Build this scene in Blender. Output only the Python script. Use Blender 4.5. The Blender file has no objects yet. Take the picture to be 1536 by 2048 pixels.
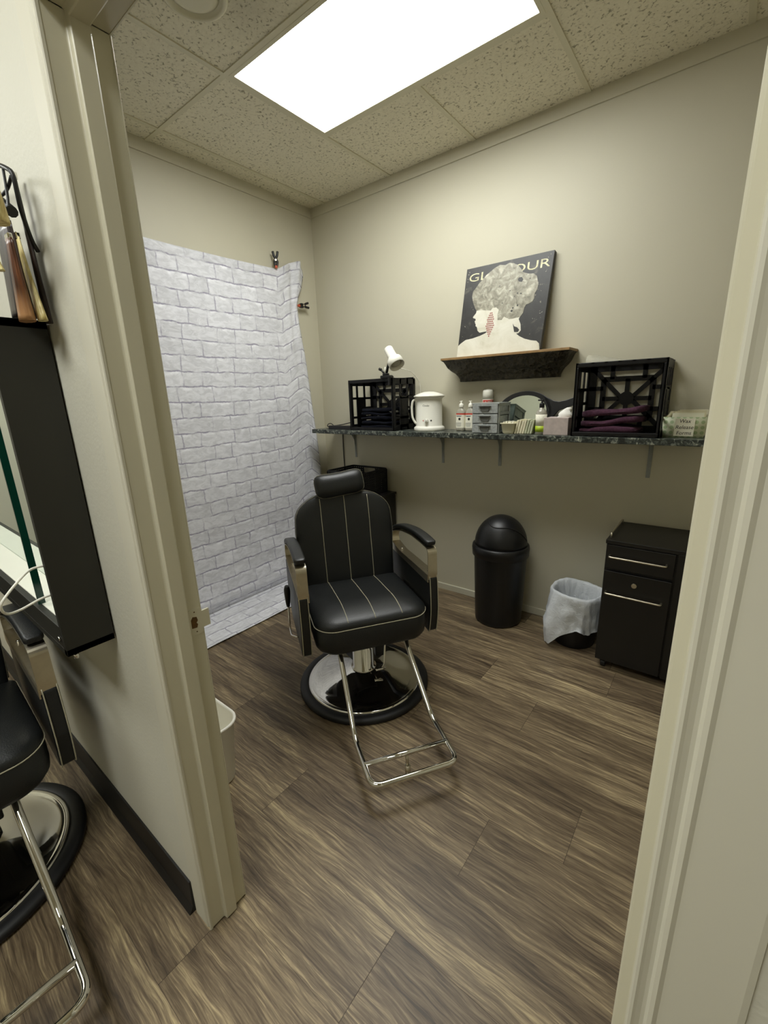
import bpy, bmesh, math, random
from mathutils import Vector, Matrix, noise
from mathutils.bvhtree import BVHTree
random.seed(7)
S = bpy.context.scene
C = S.collection
PI = math.pi
rad = math.radians

# ------------------------------------------------------------------ camera, light, exposure
F_PX = 857.92
CAM = Vector((2.7199, -2.6568, 1.4406)); YAW, PITCH, ROLL = 0.6689, -0.2621, -0.0332
cd = bpy.data.cameras.new('camera'); cam = bpy.data.objects.new('camera', cd); C.objects.link(cam)
cd.sensor_fit = 'HORIZONTAL'; cd.sensor_width = 36.0; cd.lens = F_PX*36.0/1536.0
cd.clip_start = 0.02; cd.clip_end = 60
fw = Vector((-math.sin(YAW)*math.cos(PITCH), math.cos(YAW)*math.cos(PITCH), math.sin(PITCH)))
r0 = Vector((math.cos(YAW), math.sin(YAW), 0)); u0 = r0.cross(fw)
rt = r0*math.cos(ROLL)+u0*math.sin(ROLL); up = -r0*math.sin(ROLL)+u0*math.cos(ROLL)
M = Matrix((rt, up, -fw)).transposed().to_4x4(); M.translation = CAM
cam.matrix_world = M
S.camera = cam
S.view_settings.view_transform = 'Standard'; S.view_settings.look = 'None'
S.view_settings.exposure = 1.1; S.view_settings.gamma = 1.0
S.view_settings.use_curve_mapping = False
PANEL_ROOM = 8.6        # emission of the ceiling panel in the little room
PANEL_SALON = 9.0       # emission of the ceiling panels in the salon
w = bpy.data.worlds.new('world'); S.world = w; w.use_nodes = True
w.node_tree.nodes['Background'].inputs[0].default_value = (0.8, 0.85, 0.75, 1)
w.node_tree.nodes['Background'].inputs[1].default_value = 0.02
S.cycles.max_bounces = 10; S.cycles.diffuse_bounces = 6; S.cycles.glossy_bounces = 5
S.cycles.sample_clamp_indirect = 6.0

# ------------------------------------------------------------------ materials
def lin(c):
    o = []
    for x in c[:3]:
        x = x/255.0
        o.append(x/12.92 if x <= 0.04045 else ((x+0.055)/1.055)**2.4)
    return (o[0], o[1], o[2], 1.0)
class NT:
    def __init__(s, m): s.t = m.node_tree; s.n = s.t.nodes; s.l = s.t.links
    def add(s, typ, **kw):
        n = s.n.new(typ)
        for k, v in kw.items():
            if k in n.inputs: n.inputs[k].default_value = v
            else: setattr(n, k, v)
        return n
    def ln(s, a, b): s.l.new(a, b)
def pbr(name, col, rough=.5, metal=0.0, var=.06, vscale=6.0, bump=0.0, bscale=80.0, alpha=1.0, trans=0.0, coat=0.0, spec=.5, sheen=0.0, coords='Object'):
    m = bpy.data.materials.new(name); m.use_nodes = True
    t = NT(m); b = t.n['Principled BSDF']
    b.inputs['Roughness'].default_value = rough; b.inputs['Metallic'].default_value = metal
    b.inputs['Alpha'].default_value = alpha
    b.inputs['Transmission Weight'].default_value = trans
    b.inputs['Coat Weight'].default_value = coat
    b.inputs['Specular IOR Level'].default_value = spec
    if sheen: b.inputs['Sheen Weight'].default_value = sheen
    tc = t.add('ShaderNodeTexCoord')
    nz = t.add('ShaderNodeTexNoise', Scale=vscale, Detail=4.0)
    t.ln(tc.outputs[coords], nz.inputs['Vector'])
    mr = t.add('ShaderNodeMapRange'); mr.inputs[1].default_value = .3; mr.inputs[2].default_value = .7
    mr.inputs[3].default_value = 1-var; mr.inputs[4].default_value = 1+var
    t.ln(nz.outputs['Fac'], mr.inputs[0])
    mx = t.add('ShaderNodeVectorMath', operation='SCALE'); mx.inputs[0].default_value = lin(col)[:3]
    t.ln(mr.outputs[0], mx.inputs['Scale']); t.ln(mx.outputs[0], b.inputs['Base Color'])
    if bump:
        n2 = t.add('ShaderNodeTexNoise', Scale=bscale, Detail=3.0)
        t.ln(tc.outputs[coords], n2.inputs['Vector'])
        bp = t.add('ShaderNodeBump', Strength=bump, Distance=.002)
        t.ln(n2.outputs['Fac'], bp.inputs['Height']); t.ln(bp.outputs[0], b.inputs['Normal'])
    return m
def emit(name, col, strength):
    m = bpy.data.materials.new(name); m.use_nodes = True; t = NT(m)
    t.n.remove(t.n['Principled BSDF'])
    e = t.add('ShaderNodeEmission', Strength=strength); e.inputs[0].default_value = col
    t.ln(e.outputs[0], t.n['Material Output'].inputs[0]); return m

m_wall = pbr('wall_paint', (194,189,168), .55, var=.015, vscale=2, bump=.12, bscale=160)
m_trim = pbr('trim_paint', (198,194,174), .38, var=.015, vscale=3, bump=.05, bscale=60)
m_front = pbr('salon_wall_paint', (205,202,186), .6, var=.02, vscale=3, bump=.35, bscale=90)
m_jamb = pbr('door_frame_paint', (204,199,176), .3, var=.02, vscale=3, bump=.05, bscale=40)
m_casing = pbr('casing_paint', (206,202,184), .55, var=.02, vscale=3, bump=.06, bscale=50)
m_cove = pbr('cove_base_rubber', (22,20,18), .5, var=.1)
m_grid = pbr('ceiling_tee', (208,203,178), .45, var=.02)
m_black = pbr('black_plastic', (14,14,15), .42, var=.12, vscale=20, bump=.08, bscale=200)
m_crate = pbr('crate_plastic', (11,10,11), .45, var=.12, vscale=20, spec=.35)
m_lam = pbr('black_woodgrain_laminate', (15,13,10), .42, var=.25, vscale=8, bump=.1, bscale=60)
m_leather = pbr('black_vinyl_upholstery', (23,25,25), .42, var=.08, vscale=10, bump=.35, bscale=260)
m_stitch = pbr('cream_stitching', (176,170,146), .6, var=.25, vscale=500)
m_piping = pbr('pale_piping', (120,116,100), .5, var=.3, vscale=60)
m_chrome = pbr('polished_chrome', (226,224,218), .06, 1.0, var=.02)
m_steel = pbr('brushed_steel', (200,192,172), .34, 1.0, var=.05, vscale=40)
m_rubber = pbr('black_rubber', (18,18,20), .5, var=.1)
m_white = pbr('white_enamel', (236,234,222), .3, var=.02, vscale=5)
m_whitep = pbr('white_plastic', (232,230,216), .4, var=.02)
m_frame = pbr('mirror_frame_black', (34,33,26), .5, var=.08, vscale=10)
m_glass_edge = pbr('green_glass_edge', (10,52,40), .1, var=.3, vscale=4)
m_brass = pbr('raw_hole', (92,64,20), .7, var=.4, vscale=90)
m_cardw = pbr('white_paper', (236,233,214), .7, var=.02)
m_tissue = pbr('tissue_paper', (240,238,230), .8, var=.03, bump=.4, bscale=50)
m_boxpink = pbr('mauve_marbled_card', (186,172,166), .55, var=.12, vscale=35)
m_gray = pbr('grey_plastic', (150,154,150), .4, var=.06, vscale=60)
m_grayw = pbr('grey_weave_plastic', (156,160,158), .42, var=.2, vscale=70, bump=.9, bscale=120)
m_grayd = pbr('dark_grey_plastic', (92,94,90), .4)
m_red = pbr('red_print', (196,62,50), .5)
m_blue = pbr('blue_print', (70,82,120), .5)
m_ink = pbr('black_ink', (40,40,38), .6)
m_inkg = pbr('grey_ink', (150,152,150), .6)
m_lime = pbr('lime_label', (172,196,44), .45)
m_yellow = pbr('yellow_print', (214,196,52), .5)
m_clear = pbr('clear_gel_plastic', (196,192,176), .15, var=.03, trans=.35, alpha=1)
m_cream = pbr('cream_paper', (226,220,190), .7, var=.04)
m_creamg = pbr('pale_green_paper', (186,190,160), .7, var=.05)
m_mirror = pbr('mirror_glass', (215,225,220), .015, 1.0, var=0.0)
m_copper = pbr('red_tip', (200,86,50), .5)
m_kraft = pbr('shelf_wood', (142,112,70), .6, var=.2, vscale=30)
m_navy = pbr('navy_terry', (13,15,24), .95, var=.3, vscale=120, bump=.8, bscale=300, sheen=.03, spec=.1)
m_plum = pbr('plum_terry', (74,47,62), .95, var=.25, vscale=120, bump=.8, bscale=300, sheen=.05, spec=.1)

def make_floor_mat():
    m = bpy.data.materials.new('vinyl_plank_floor'); m.use_nodes = True; t = NT(m); b = t.n['Principled BSDF']
    tc = t.add('ShaderNodeTexCoord'); at = t.add('ShaderNodeAttribute', attribute_name='rnd')
    sep = t.add('ShaderNodeSeparateXYZ'); t.ln(tc.outputs['Object'], sep.inputs[0])
    off = t.add('ShaderNodeMath', operation='MULTIPLY'); off.inputs[1].default_value = 37.0; t.ln(at.outputs['Fac'], off.inputs[0])
    # warp of the grain: slow cathedral waves
    cmb0 = t.add('ShaderNodeCombineXYZ'); t.ln(sep.outputs[0], cmb0.inputs[0]); t.ln(sep.outputs[1], cmb0.inputs[1]); t.ln(off.outputs[0], cmb0.inputs[2])
    mp0 = t.add('ShaderNodeMapping'); mp0.inputs['Scale'].default_value = (1.9, 6.5, 1); t.ln(cmb0.outputs[0], mp0.inputs[0])
    nw = t.add('ShaderNodeTexNoise', Scale=1.0, Detail=3.0, Roughness=.6); t.ln(mp0.outputs[0], nw.inputs['Vector'])
    wsc = t.add('ShaderNodeMath', operation='MULTIPLY'); wsc.inputs[1].default_value = .06; t.ln(nw.outputs['Fac'], wsc.inputs[0])
    yy = t.add('ShaderNodeMath', operation='ADD'); t.ln(sep.outputs[1], yy.inputs[0]); t.ln(wsc.outputs[0], yy.inputs[1])
    cmb = t.add('ShaderNodeCombineXYZ'); t.ln(sep.outputs[0], cmb.inputs[0]); t.ln(yy.outputs[0], cmb.inputs[1]); t.ln(off.outputs[0], cmb.inputs[2])
    mp = t.add('ShaderNodeMapping'); mp.inputs['Scale'].default_value = (3.6, 85.0, 1); t.ln(cmb.outputs[0], mp.inputs[0])
    n1 = t.add('ShaderNodeTexNoise', Scale=1.0, Detail=6.0, Roughness=.7, Distortion=.35); t.ln(mp.outputs[0], n1.inputs['Vector'])
    mp2 = t.add('ShaderNodeMapping'); mp2.inputs['Scale'].default_value = (1.6, 13.0, 1); t.ln(cmb.outputs[0], mp2.inputs[0])
    n2 = t.add('ShaderNodeTexNoise', Scale=1.0, Detail=3.0); t.ln(mp2.outputs[0], n2.inputs['Vector'])
    mp3 = t.add('ShaderNodeMapping'); mp3.inputs['Scale'].default_value = (10.0, 210.0, 1); t.ln(cmb.outputs[0], mp3.inputs[0])
    n3 = t.add('ShaderNodeTexNoise', Scale=1.0, Detail=4.0, Roughness=.65, Distortion=.5); t.ln(mp3.outputs[0], n3.inputs['Vector'])
    m13 = t.add('ShaderNodeMix', data_type='FLOAT'); m13.inputs[0].default_value = .45; t.ln(n1.outputs['Fac'], m13.inputs[2]); t.ln(n3.outputs['Fac'], m13.inputs[3])
    mix = t.add('ShaderNodeMix', data_type='FLOAT'); mix.inputs[0].default_value = .30; t.ln(m13.outputs[0], mix.inputs[2]); t.ln(n2.outputs['Fac'], mix.inputs[3])
    ad = t.add('ShaderNodeMath', operation='ADD'); t.ln(mix.outputs[0], ad.inputs[0])
    rv = t.add('ShaderNodeMath', operation='MULTIPLY_ADD'); rv.inputs[1].default_value = .05; rv.inputs[2].default_value = -.025; t.ln(at.outputs['Fac'], rv.inputs[0]); t.ln(rv.outputs[0], ad.inputs[1])
    cr = t.add('ShaderNodeValToRGB'); t.ln(ad.outputs[0], cr.inputs[0])
    e = cr.color_ramp.elements
    e[0].position = .39; e[0].color = lin((66,55,42)); e[1].position = .635; e[1].color = lin((186,168,130))
    for p, c in ((.445, (92,78,60)), (.495, (110,95,74)), (.54, (130,114,89)), (.585, (160,143,111))):
        q = e.new(p); q.color = lin(c)
    t.ln(cr.outputs[0], b.inputs['Base Color'])
    b.inputs['Roughness'].default_value = .42; b.inputs['Specular IOR Level'].default_value = .35
    bp = t.add('ShaderNodeBump', Strength=.15, Distance=.001); t.ln(n1.outputs['Fac'], bp.inputs['Height']); t.ln(bp.outputs[0], b.inputs['Normal'])
    return m
m_floor = make_floor_mat()
m_seam = pbr('plank_seam', (46,38,30), .8)

def make_tile_mat():
    m = bpy.data.materials.new('fissured_ceiling_tile'); m.use_nodes = True; t = NT(m); b = t.n['Principled BSDF']
    tc = t.add('ShaderNodeTexCoord')
    nd = t.add('ShaderNodeTexNoise', Scale=30.0, Detail=2.0); t.ln(tc.outputs['Object'], nd.inputs['Vector'])
    mv = t.add('ShaderNodeVectorMath', operation='SCALE'); mv.inputs['Scale'].default_value = .03; t.ln(nd.outputs['Color'], mv.inputs[0])
    av = t.add('ShaderNodeVectorMath', operation='ADD'); t.ln(tc.outputs['Object'], av.inputs[0]); t.ln(mv.outputs[0], av.inputs[1])
    vo = t.add('ShaderNodeTexNoise', Scale=75.0, Detail=2.0, Roughness=.6); t.ln(av.outputs[0], vo.inputs['Vector'])
    cr = t.add('ShaderNodeValToRGB'); t.ln(vo.outputs['Fac'], cr.inputs[0])
    e = cr.color_ramp.elements
    e[0].position = .31; e[0].color = lin((150,145,124)); e[1].position = .42; e[1].color = lin((220,214,192))
    q = e.new(.7); q.color = lin((228,223,202))
    # water stain beside the detector
    mp = t.add('ShaderNodeMapping'); mp.inputs['Location'].default_value = (-1.13, 1.36, -2.84); t.ln(tc.outputs['Object'], mp.inputs[0])
    ln_ = t.add('ShaderNodeVectorMath', operation='LENGTH'); t.ln(mp.outputs[0], ln_.inputs[0])
    mr = t.add('ShaderNodeMapRange'); mr.inputs[1].default_value = .02; mr.inputs[2].default_value = .2; mr.inputs[3].default_value = .8; mr.inputs[4].default_value = 1.0; t.ln(ln_.outputs['Value'], mr.inputs[0])
    sc = t.add('ShaderNodeVectorMath', operation='SCALE'); t.ln(cr.outputs[0], sc.inputs[0]); t.ln(mr.outputs[0], sc.inputs['Scale'])
    t.ln(sc.outputs[0], b.inputs['Base Color']); b.inputs['Roughness'].default_value = .9
    bp = t.add('ShaderNodeBump', Strength=.5, Distance=.003); t.ln(cr.outputs[0], bp.inputs['Height']); t.ln(bp.outputs[0], b.inputs['Normal'])
    return m
m_tile = make_tile_mat()

def make_brick_mat():
    m = bpy.data.materials.new('printed_white_brick_fabric'); m.use_nodes = True; t = NT(m); b = t.n['Principled BSDF']
    RH, P, SPL = .094, .37, .655
    def M(op, a, b_=None, c=None):
        n = t.add('ShaderNodeMath', operation=op)
        for k, x in enumerate((a, b_, c)):
            if x is None: continue
            if isinstance(x, (int, float)): n.inputs[k].default_value = x
            else: t.ln(x, n.inputs[k])
        return n.outputs[0]
    def MR(x, a, b_, c, d):
        n = t.add('ShaderNodeMapRange'); n.interpolation_type = 'SMOOTHSTEP'
        for k, q in zip((1, 2, 3, 4), (a, b_, c, d)): n.inputs[k].default_value = q
        t.ln(x, n.inputs[0]); return n.outputs[0]
    uv = t.add('ShaderNodeUVMap', uv_map='UVMap'); sp = t.add('ShaderNodeSeparateXYZ'); t.ln(uv.outputs[0], sp.inputs[0])
    nd = t.add('ShaderNodeTexNoise', Scale=9.0, Detail=6.0, Roughness=.62); t.ln(uv.outputs[0], nd.inputs['Vector'])
    ns = t.add('ShaderNodeSeparateColor'); t.ln(nd.outputs['Color'], ns.inputs[0])
    u = M('ADD', sp.outputs[0], M('MULTIPLY_ADD', ns.outputs[0], .045, -.0225))
    v = M('ADD', sp.outputs[1], M('MULTIPLY_ADD', ns.outputs[1], .040, -.020))
    row = M('FLOOR', M('DIVIDE', v, RH)); fv = M('FRACT', M('DIVIDE', v, RH))
    wr = t.add('ShaderNodeTexWhiteNoise', noise_dimensions='1D'); t.ln(row, wr.inputs['W'])
    uu = M('ADD', M('ADD', M('DIVIDE', u, P), M('MULTIPLY', row, .46)), M('MULTIPLY', wr.outputs['Value'], .16))
    cell = M('FLOOR', uu); fu = M('FRACT', uu)
    du = M('MULTIPLY', M('MINIMUM', M('MINIMUM', fu, M('SUBTRACT', 1.0, fu)), M('ABSOLUTE', M('SUBTRACT', fu, SPL))), P)
    dv = M('MULTIPLY', M('MINIMUM', fv, M('SUBTRACT', 1.0, fv)), RH)
    d = M('MINIMUM', du, M('MULTIPLY', dv, .8))
    joint = MR(d, .0012, .0062, 1.0, 0.0)
    n2 = t.add('ShaderNodeTexNoise', Scale=13.0, Detail=3.0); t.ln(uv.outputs[0], n2.inputs['Vector'])
    hz = MR(dv, .0010, .0060, 1.0, 0.0)
    jf = M('MAXIMUM', M('MULTIPLY', joint, MR(n2.outputs['Fac'], .36, .6, .15, .75)), M('MULTIPLY', hz, MR(n2.outputs['Fac'], .34, .55, .25, 1.0)))
    half = M('GREATER_THAN', fu, SPL)
    cmb = t.add('ShaderNodeCombineXYZ'); t.ln(cell, cmb.inputs[0]); t.ln(row, cmb.inputs[1]); t.ln(half, cmb.inputs[2])
    wn = t.add('ShaderNodeTexWhiteNoise', noise_dimensions='3D'); t.ln(cmb.outputs[0], wn.inputs['Vector'])
    # bright printed ledge along the top of each course
    led = M('MULTIPLY', MR(fv, .70, .92, 0.0, 1.0), MR(n2.outputs['Fac'], .42, .62, .0, 1.0))
    mp = t.add('ShaderNodeMapping'); mp.inputs['Scale'].default_value = (13, 30, 1); mp.inputs['Rotation'].default_value = (0, 0, .35); t.ln(uv.outputs[0], mp.inputs[0])
    n3 = t.add('ShaderNodeTexNoise', Scale=1.0, Detail=7.0, Roughness=.68, Distortion=1.2); t.ln(mp.outputs[0], n3.inputs['Vector'])
    val = M('ADD', M('ADD', .68, M('MULTIPLY', wn.outputs['Value'], .09)), M('ADD', MR(n3.outputs['Fac'], .36, .64, -.085, .075), M('MULTIPLY', led, .17)))
    cr = t.add('ShaderNodeVectorMath', operation='SCALE'); cr.inputs[0].default_value = (.965, .97, 1.02); t.ln(val, cr.inputs['Scale'])
    mx = t.add('ShaderNodeMix', data_type='RGBA'); t.ln(jf, mx.inputs[0]); t.ln(cr.outputs[0], mx.inputs[6]); mx.inputs[7].default_value = (.30, .285, .37, 1)
    t.ln(mx.outputs[2], b.inputs['Base Color']); b.inputs['Roughness'].default_value = .75; b.inputs['Specular IOR Level'].default_value = .2
    return m
m_brick = make_brick_mat()

def make_stone_mat():
    m = bpy.data.materials.new('dark_green_marble_laminate'); m.use_nodes = True; t = NT(m); b = t.n['Principled BSDF']
    tc = t.add('ShaderNodeTexCoord'); n = t.add('ShaderNodeTexNoise', Scale=48.0, Detail=5.0, Roughness=.62, Distortion=.8); t.ln(tc.outputs['Object'], n.inputs['Vector'])
    cr = t.add('ShaderNodeValToRGB'); t.ln(n.outputs['Fac'], cr.inputs[0]); e = cr.color_ramp.elements
    e[0].position = .40; e[0].color = lin((26,30,29)); e[1].position = .70; e[1].color = lin((186,188,172))
    for p, c in ((.5, (56,62,58)), (.57, (96,102,94))):
        q = e.new(p); q.color = lin(c)
    t.ln(cr.outputs[0], b.inputs['Base Color']); b.inputs['Roughness'].default_value = .3
    return m
m_stone = make_stone_mat()

def make_tin_mat():
    m = bpy.data.materials.new('embossed_dark_tin'); m.use_nodes = True; t = NT(m); b = t.n['Principled BSDF']
    tc = t.add('ShaderNodeTexCoord')
    v = t.add('ShaderNodeTexVoronoi', Scale=26.0); t.ln(tc.outputs['Object'], v.inputs['Vector'])
    n = t.add('ShaderNodeTexNoise', Scale=60.0, Detail=4.0); t.ln(tc.outputs['Object'], n.inputs['Vector'])
    ad = t.add('ShaderNodeMath', operation='ADD'); t.ln(v.outputs['Distance'], ad.inputs[0]); t.ln(n.outputs['Fac'], ad.inputs[1])
    cr = t.add('ShaderNodeValToRGB'); t.ln(n.outputs['Fac'], cr.inputs[0]); e = cr.color_ramp.elements
    e[0].position = .35; e[0].color = lin((36,32,24)); e[1].position = .7; e[1].color = lin((78,72,56))
    t.ln(cr.outputs[0], b.inputs['Base Color']); b.inputs['Roughness'].default_value = .38; b.inputs['Metallic'].default_value = .35
    bp = t.add('ShaderNodeBump', Strength=1.0, Distance=.014); t.ln(ad.outputs[0], bp.inputs['Height']); t.ln(bp.outputs[0], b.inputs['Normal'])
    return m
m_tin = make_tin_mat()

def make_art_mat(name, c0, c1, c2, sc, p=(.35,.55,.75), dots=False):
    m = bpy.data.materials.new(name); m.use_nodes = True; t = NT(m); b = t.n['Principled BSDF']
    tc = t.add('ShaderNodeTexCoord'); n = t.add('ShaderNodeTexNoise', Scale=sc, Detail=6.0, Roughness=.65, Distortion=.8); t.ln(tc.outputs['Object'], n.inputs['Vector'])
    cr = t.add('ShaderNodeValToRGB'); t.ln(n.outputs['Fac'], cr.inputs[0]); e = cr.color_ramp.elements
    e[0].position = p[0]; e[0].color = lin(c0); e[1].position = p[2]; e[1].color = lin(c2); q = e.new(p[1]); q.color = lin(c1)
    t.ln(cr.outputs[0], b.inputs['Base Color']); b.inputs['Roughness'].default_value = .45
    return m
m_art_bg = make_art_mat('canvas_charcoal_print', (34,33,31), (46,45,42), (112,108,94), 14, (.3,.58,.82))
m_art_hair = make_art_mat('canvas_grey_mottled_print', (112,108,92), (158,154,136), (214,210,192), 26)
m_art_skin = make_art_mat('canvas_white_print', (192,187,165), (208,204,186), (218,215,200), 9, (.25,.4,.6))
m_art_txt = pbr('canvas_pale_lettering', (206,200,160), .5, var=.3, vscale=40)

def make_dots_mat():
    m = bpy.data.materials.new('green_dotted_card'); m.use_nodes = True; t = NT(m); b = t.n['Principled BSDF']
    tc = t.add('ShaderNodeTexCoord'); mp = t.add('ShaderNodeMapping'); mp.inputs['Scale'].default_value = (42, 1, 42); t.ln(tc.outputs['Object'], mp.inputs[0])
    v = t.add('ShaderNodeTexVoronoi', Scale=1.0, Randomness=0.0); t.ln(mp.outputs[0], v.inputs['Vector'])
    cr = t.add('ShaderNodeValToRGB'); t.ln(v.outputs['Distance'], cr.inputs[0]); e = cr.color_ramp.elements
    e[0].position = .30; e[0].color = lin((164,182,138)); e[1].position = .36; e[1].color = lin((208,212,182))
    t.ln(cr.outputs[0], b.inputs['Base Color']); b.inputs['Roughness'].default_value = .55
    return m
m_dots = make_dots_mat()

def make_film_mat(name, col, tr=.35, bump=.6):
    m = bpy.data.materials.new(name); m.use_nodes = True; t = NT(m); b = t.n['Principled BSDF']
    tc = t.add('ShaderNodeTexCoord'); n = t.add('ShaderNodeTexNoise', Scale=22.0, Detail=6.0, Roughness=.7, Distortion=1.5); t.ln(tc.outputs['Object'], n.inputs['Vector'])
    b.inputs['Base Color'].default_value = lin(col); b.inputs['Roughness'].default_value = .28
    bp = t.add('ShaderNodeBump', Strength=bump, Distance=.012); t.ln(n.outputs['Fac'], bp.inputs['Height']); t.ln(bp.outputs[0], b.inputs['Normal'])
    tp = t.add('ShaderNodeBsdfTransparent'); mx = t.add('ShaderNodeMixShader'); mx.inputs[0].default_value = 1-tr
    t.ln(tp.outputs[0], mx.inputs[1]); t.ln(b.outputs[0], mx.inputs[2]); t.ln(mx.outputs[0], t.n['Material Output'].inputs[0])
    return m
m_liner = make_film_mat('white_bag_film', (222,226,230), .12)
m_bag = make_film_mat('clear_bag_film', (214,212,194), .62)

def make_strand_mat(name, c0, c1):
    m = bpy.data.materials.new(name); m.use_nodes = True; t = NT(m); b = t.n['Principled BSDF']
    uv = t.add('ShaderNodeTexCoord'); mp = t.add('ShaderNodeMapping'); mp.inputs['Scale'].default_value = (160, 160, 3); t.ln(uv.outputs['Object'], mp.inputs[0])
    n = t.add('ShaderNodeTexNoise', Scale=1.0, Detail=3.0); t.ln(mp.outputs[0], n.inputs['Vector'])
    cr = t.add('ShaderNodeValToRGB'); t.ln(n.outputs['Fac'], cr.inputs[0]); e = cr.color_ramp.elements
    e[0].position = .35; e[0].color = lin(c0); e[1].position = .65; e[1].color = lin(c1)
    t.ln(cr.outputs[0], b.inputs['Base Color']); b.inputs['Roughness'].default_value = .35
    bp = t.add('ShaderNodeBump', Strength=.6, Distance=.002); t.ln(n.outputs['Fac'], bp.inputs['Height']); t.ln(bp.outputs[0], b.inputs['Normal'])
    return m
m_h_brown = make_strand_mat('brown_hair', (62,34,16), (108,66,34))
m_h_tip = make_strand_mat('light_brown_hair', (138,98,62), (176,134,92))
def make_ombre_mat():
    m = make_strand_mat('brown_to_light_hair', (66,34,16), (112,66,34)); t = NT(m); b = t.n['Principled BSDF']
    cr = [n for n in t.n if n.type == 'VALTORGB'][0]; tc = [n for n in t.n if n.type == 'TEX_COORD'][0]
    sp = t.add('ShaderNodeSeparateXYZ'); t.ln(tc.outputs['Object'], sp.inputs[0])
    mr = t.add('ShaderNodeMapRange'); mr.inputs[1].default_value = -.085; mr.inputs[2].default_value = -.140; t.ln(sp.outputs[2], mr.inputs[0])
    mx = t.add('ShaderNodeMix', data_type='RGBA'); t.ln(mr.outputs[0], mx.inputs[0]); t.ln(cr.outputs[0], mx.inputs[6]); mx.inputs[7].default_value = lin((166,122,80)); t.ln(mx.outputs[2], b.inputs['Base Color'])
    return m
m_h_tip = make_ombre_mat()
m_h_blond = make_strand_mat('blonde_hair', (178,156,90), (232,218,158))
m_h_dark = make_strand_mat('dark_hair', (22,12,10), (46,28,20))

# ------------------------------------------------------------------ mesh helpers
def BM(): return bmesh.new()
def box(bm, lo, hi, mat=0):
    vs = [bm.verts.new((x, y, z)) for x in (lo[0], hi[0]) for y in (lo[1], hi[1]) for z in (lo[2], hi[2])]
    for f in ((0,1,3,2), (4,6,7,5), (0,4,5,1), (2,3,7,6), (0,2,6,4), (1,5,7,3)):
        fc = bm.faces.new([vs[i] for i in f]); fc.material_index = mat
    return vs
def obox(bm, a, b, wv, tv):
    """bar from a to b; wv and tv: full width / thickness vectors"""
    a = Vector(a); b = Vector(b); wv = Vector(wv)/2; tv = Vector(tv)/2
    vs = [bm.verts.new(p+s*wv+q*tv) for p in (a, b) for s in (-1, 1) for q in (-1, 1)]
    for f in ((0,1,3,2), (4,6,7,5), (0,4,5,1), (2,3,7,6), (0,2,6,4), (1,5,7,3)): bm.faces.new([vs[i] for i in f])
def loft(bm, rings, cap0=True, cap1=True, closed=True, mat=0):
    R = [[bm.verts.new(p) for p in r] for r in rings]; n = len(rings[0])
    for a, b in zip(R, R[1:]):
        for i in range(n if closed else n-1):
            j = (i+1) % n
            try:
                f = bm.faces.new((a[i], a[j], b[j], b[i])); f.smooth = True; f.material_index = mat
            except ValueError: pass
    if cap0: f = bm.faces.new(list(reversed(R[0]))); f.material_index = mat
    if cap1: f = bm.faces.new(R[-1]); f.material_index = mat
    return R
def lathe(bm, prof, c=(0,0,0), seg=40, a0=0.0, mat=0):
    cx, cy, cz = c
    rings = [[(cx+r*math.cos(2*PI*i/seg+a0), cy+r*math.sin(2*PI*i/seg+a0), cz+z) for i in range(seg)] for r, z in prof]
    return loft(bm, rings, mat=mat)
def smooth_path(pts, n=6):
    P = [Vector(p) for p in pts]
    if len(P) < 3: return P
    out = []
    for i in range(len(P)-1):
        p0 = P[max(i-1, 0)]; p1 = P[i]; p2 = P[i+1]; p3 = P[min(i+2, len(P)-1)]
        for k in range(n):
            t = k/n
            out.append(.5*((2*p1)+(-p0+p2)*t+(2*p0-5*p1+4*p2-p3)*t*t+(-p0+3*p1-3*p2+p3)*t**3))
    out.append(P[-1]); return out
def fillet(pts, r, n=6):
    P = [Vector(p) for p in pts]; out = [P[0]]
    for i in range(1, len(P)-1):
        a = (P[i-1]-P[i]); b = (P[i+1]-P[i]); d = min(r, a.length*.49, b.length*.49)
        s = P[i]+a.normalized()*d; e = P[i]+b.normalized()*d
        for k in range(n+1):
            t = k/n; out.append(s*(1-t)**2+P[i]*2*t*(1-t)+e*t*t)
    out.append(P[-1]); return out
def tube(bm, pts, r, seg=10, rb=None, mat=0, closed=False):
    P = [Vector(p) for p in pts]; n = len(P)
    T = []
    for i in range(n):
        a = P[i-1] if (i > 0 or closed) else P[i]; b = P[(i+1) % n] if (i < n-1 or closed) else P[i]
        T.append((b-a).normalized())
    nrm = T[0].orthogonal().normalized(); rings = []
    for i in range(n):
        nrm = (nrm-T[i]*nrm.dot(T[i])).normalized(); bn = T[i].cross(nrm)
        ra = r[i] if isinstance(r, (list, tuple)) else r
        rbb = ra if rb is None else rb
        rings.append([P[i]+nrm*ra*math.cos(2*PI*k/seg)+bn*rbb*math.sin(2*PI*k/seg) for k in range(seg)])
    if closed: rings.append(rings[0])
    return loft(bm, rings, cap0=not closed, cap1=not closed, mat=mat)
def rrect(wx, wy, r, n=6, cx=0, cy=0):
    """rounded rectangle, counter-clockwise, 4*(n+1) points"""
    o = []
    for sx, sy, a in ((1,1,0), (-1,1,90), (-1,-1,180), (1,-1,270)):
        for k in range(n+1):
            t = rad(a+90*k/n); o.append((cx+sx*(wx/2-r)+r*math.cos(t), cy+sy*(wy/2-r)+r*math.sin(t)))
    return o
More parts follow.
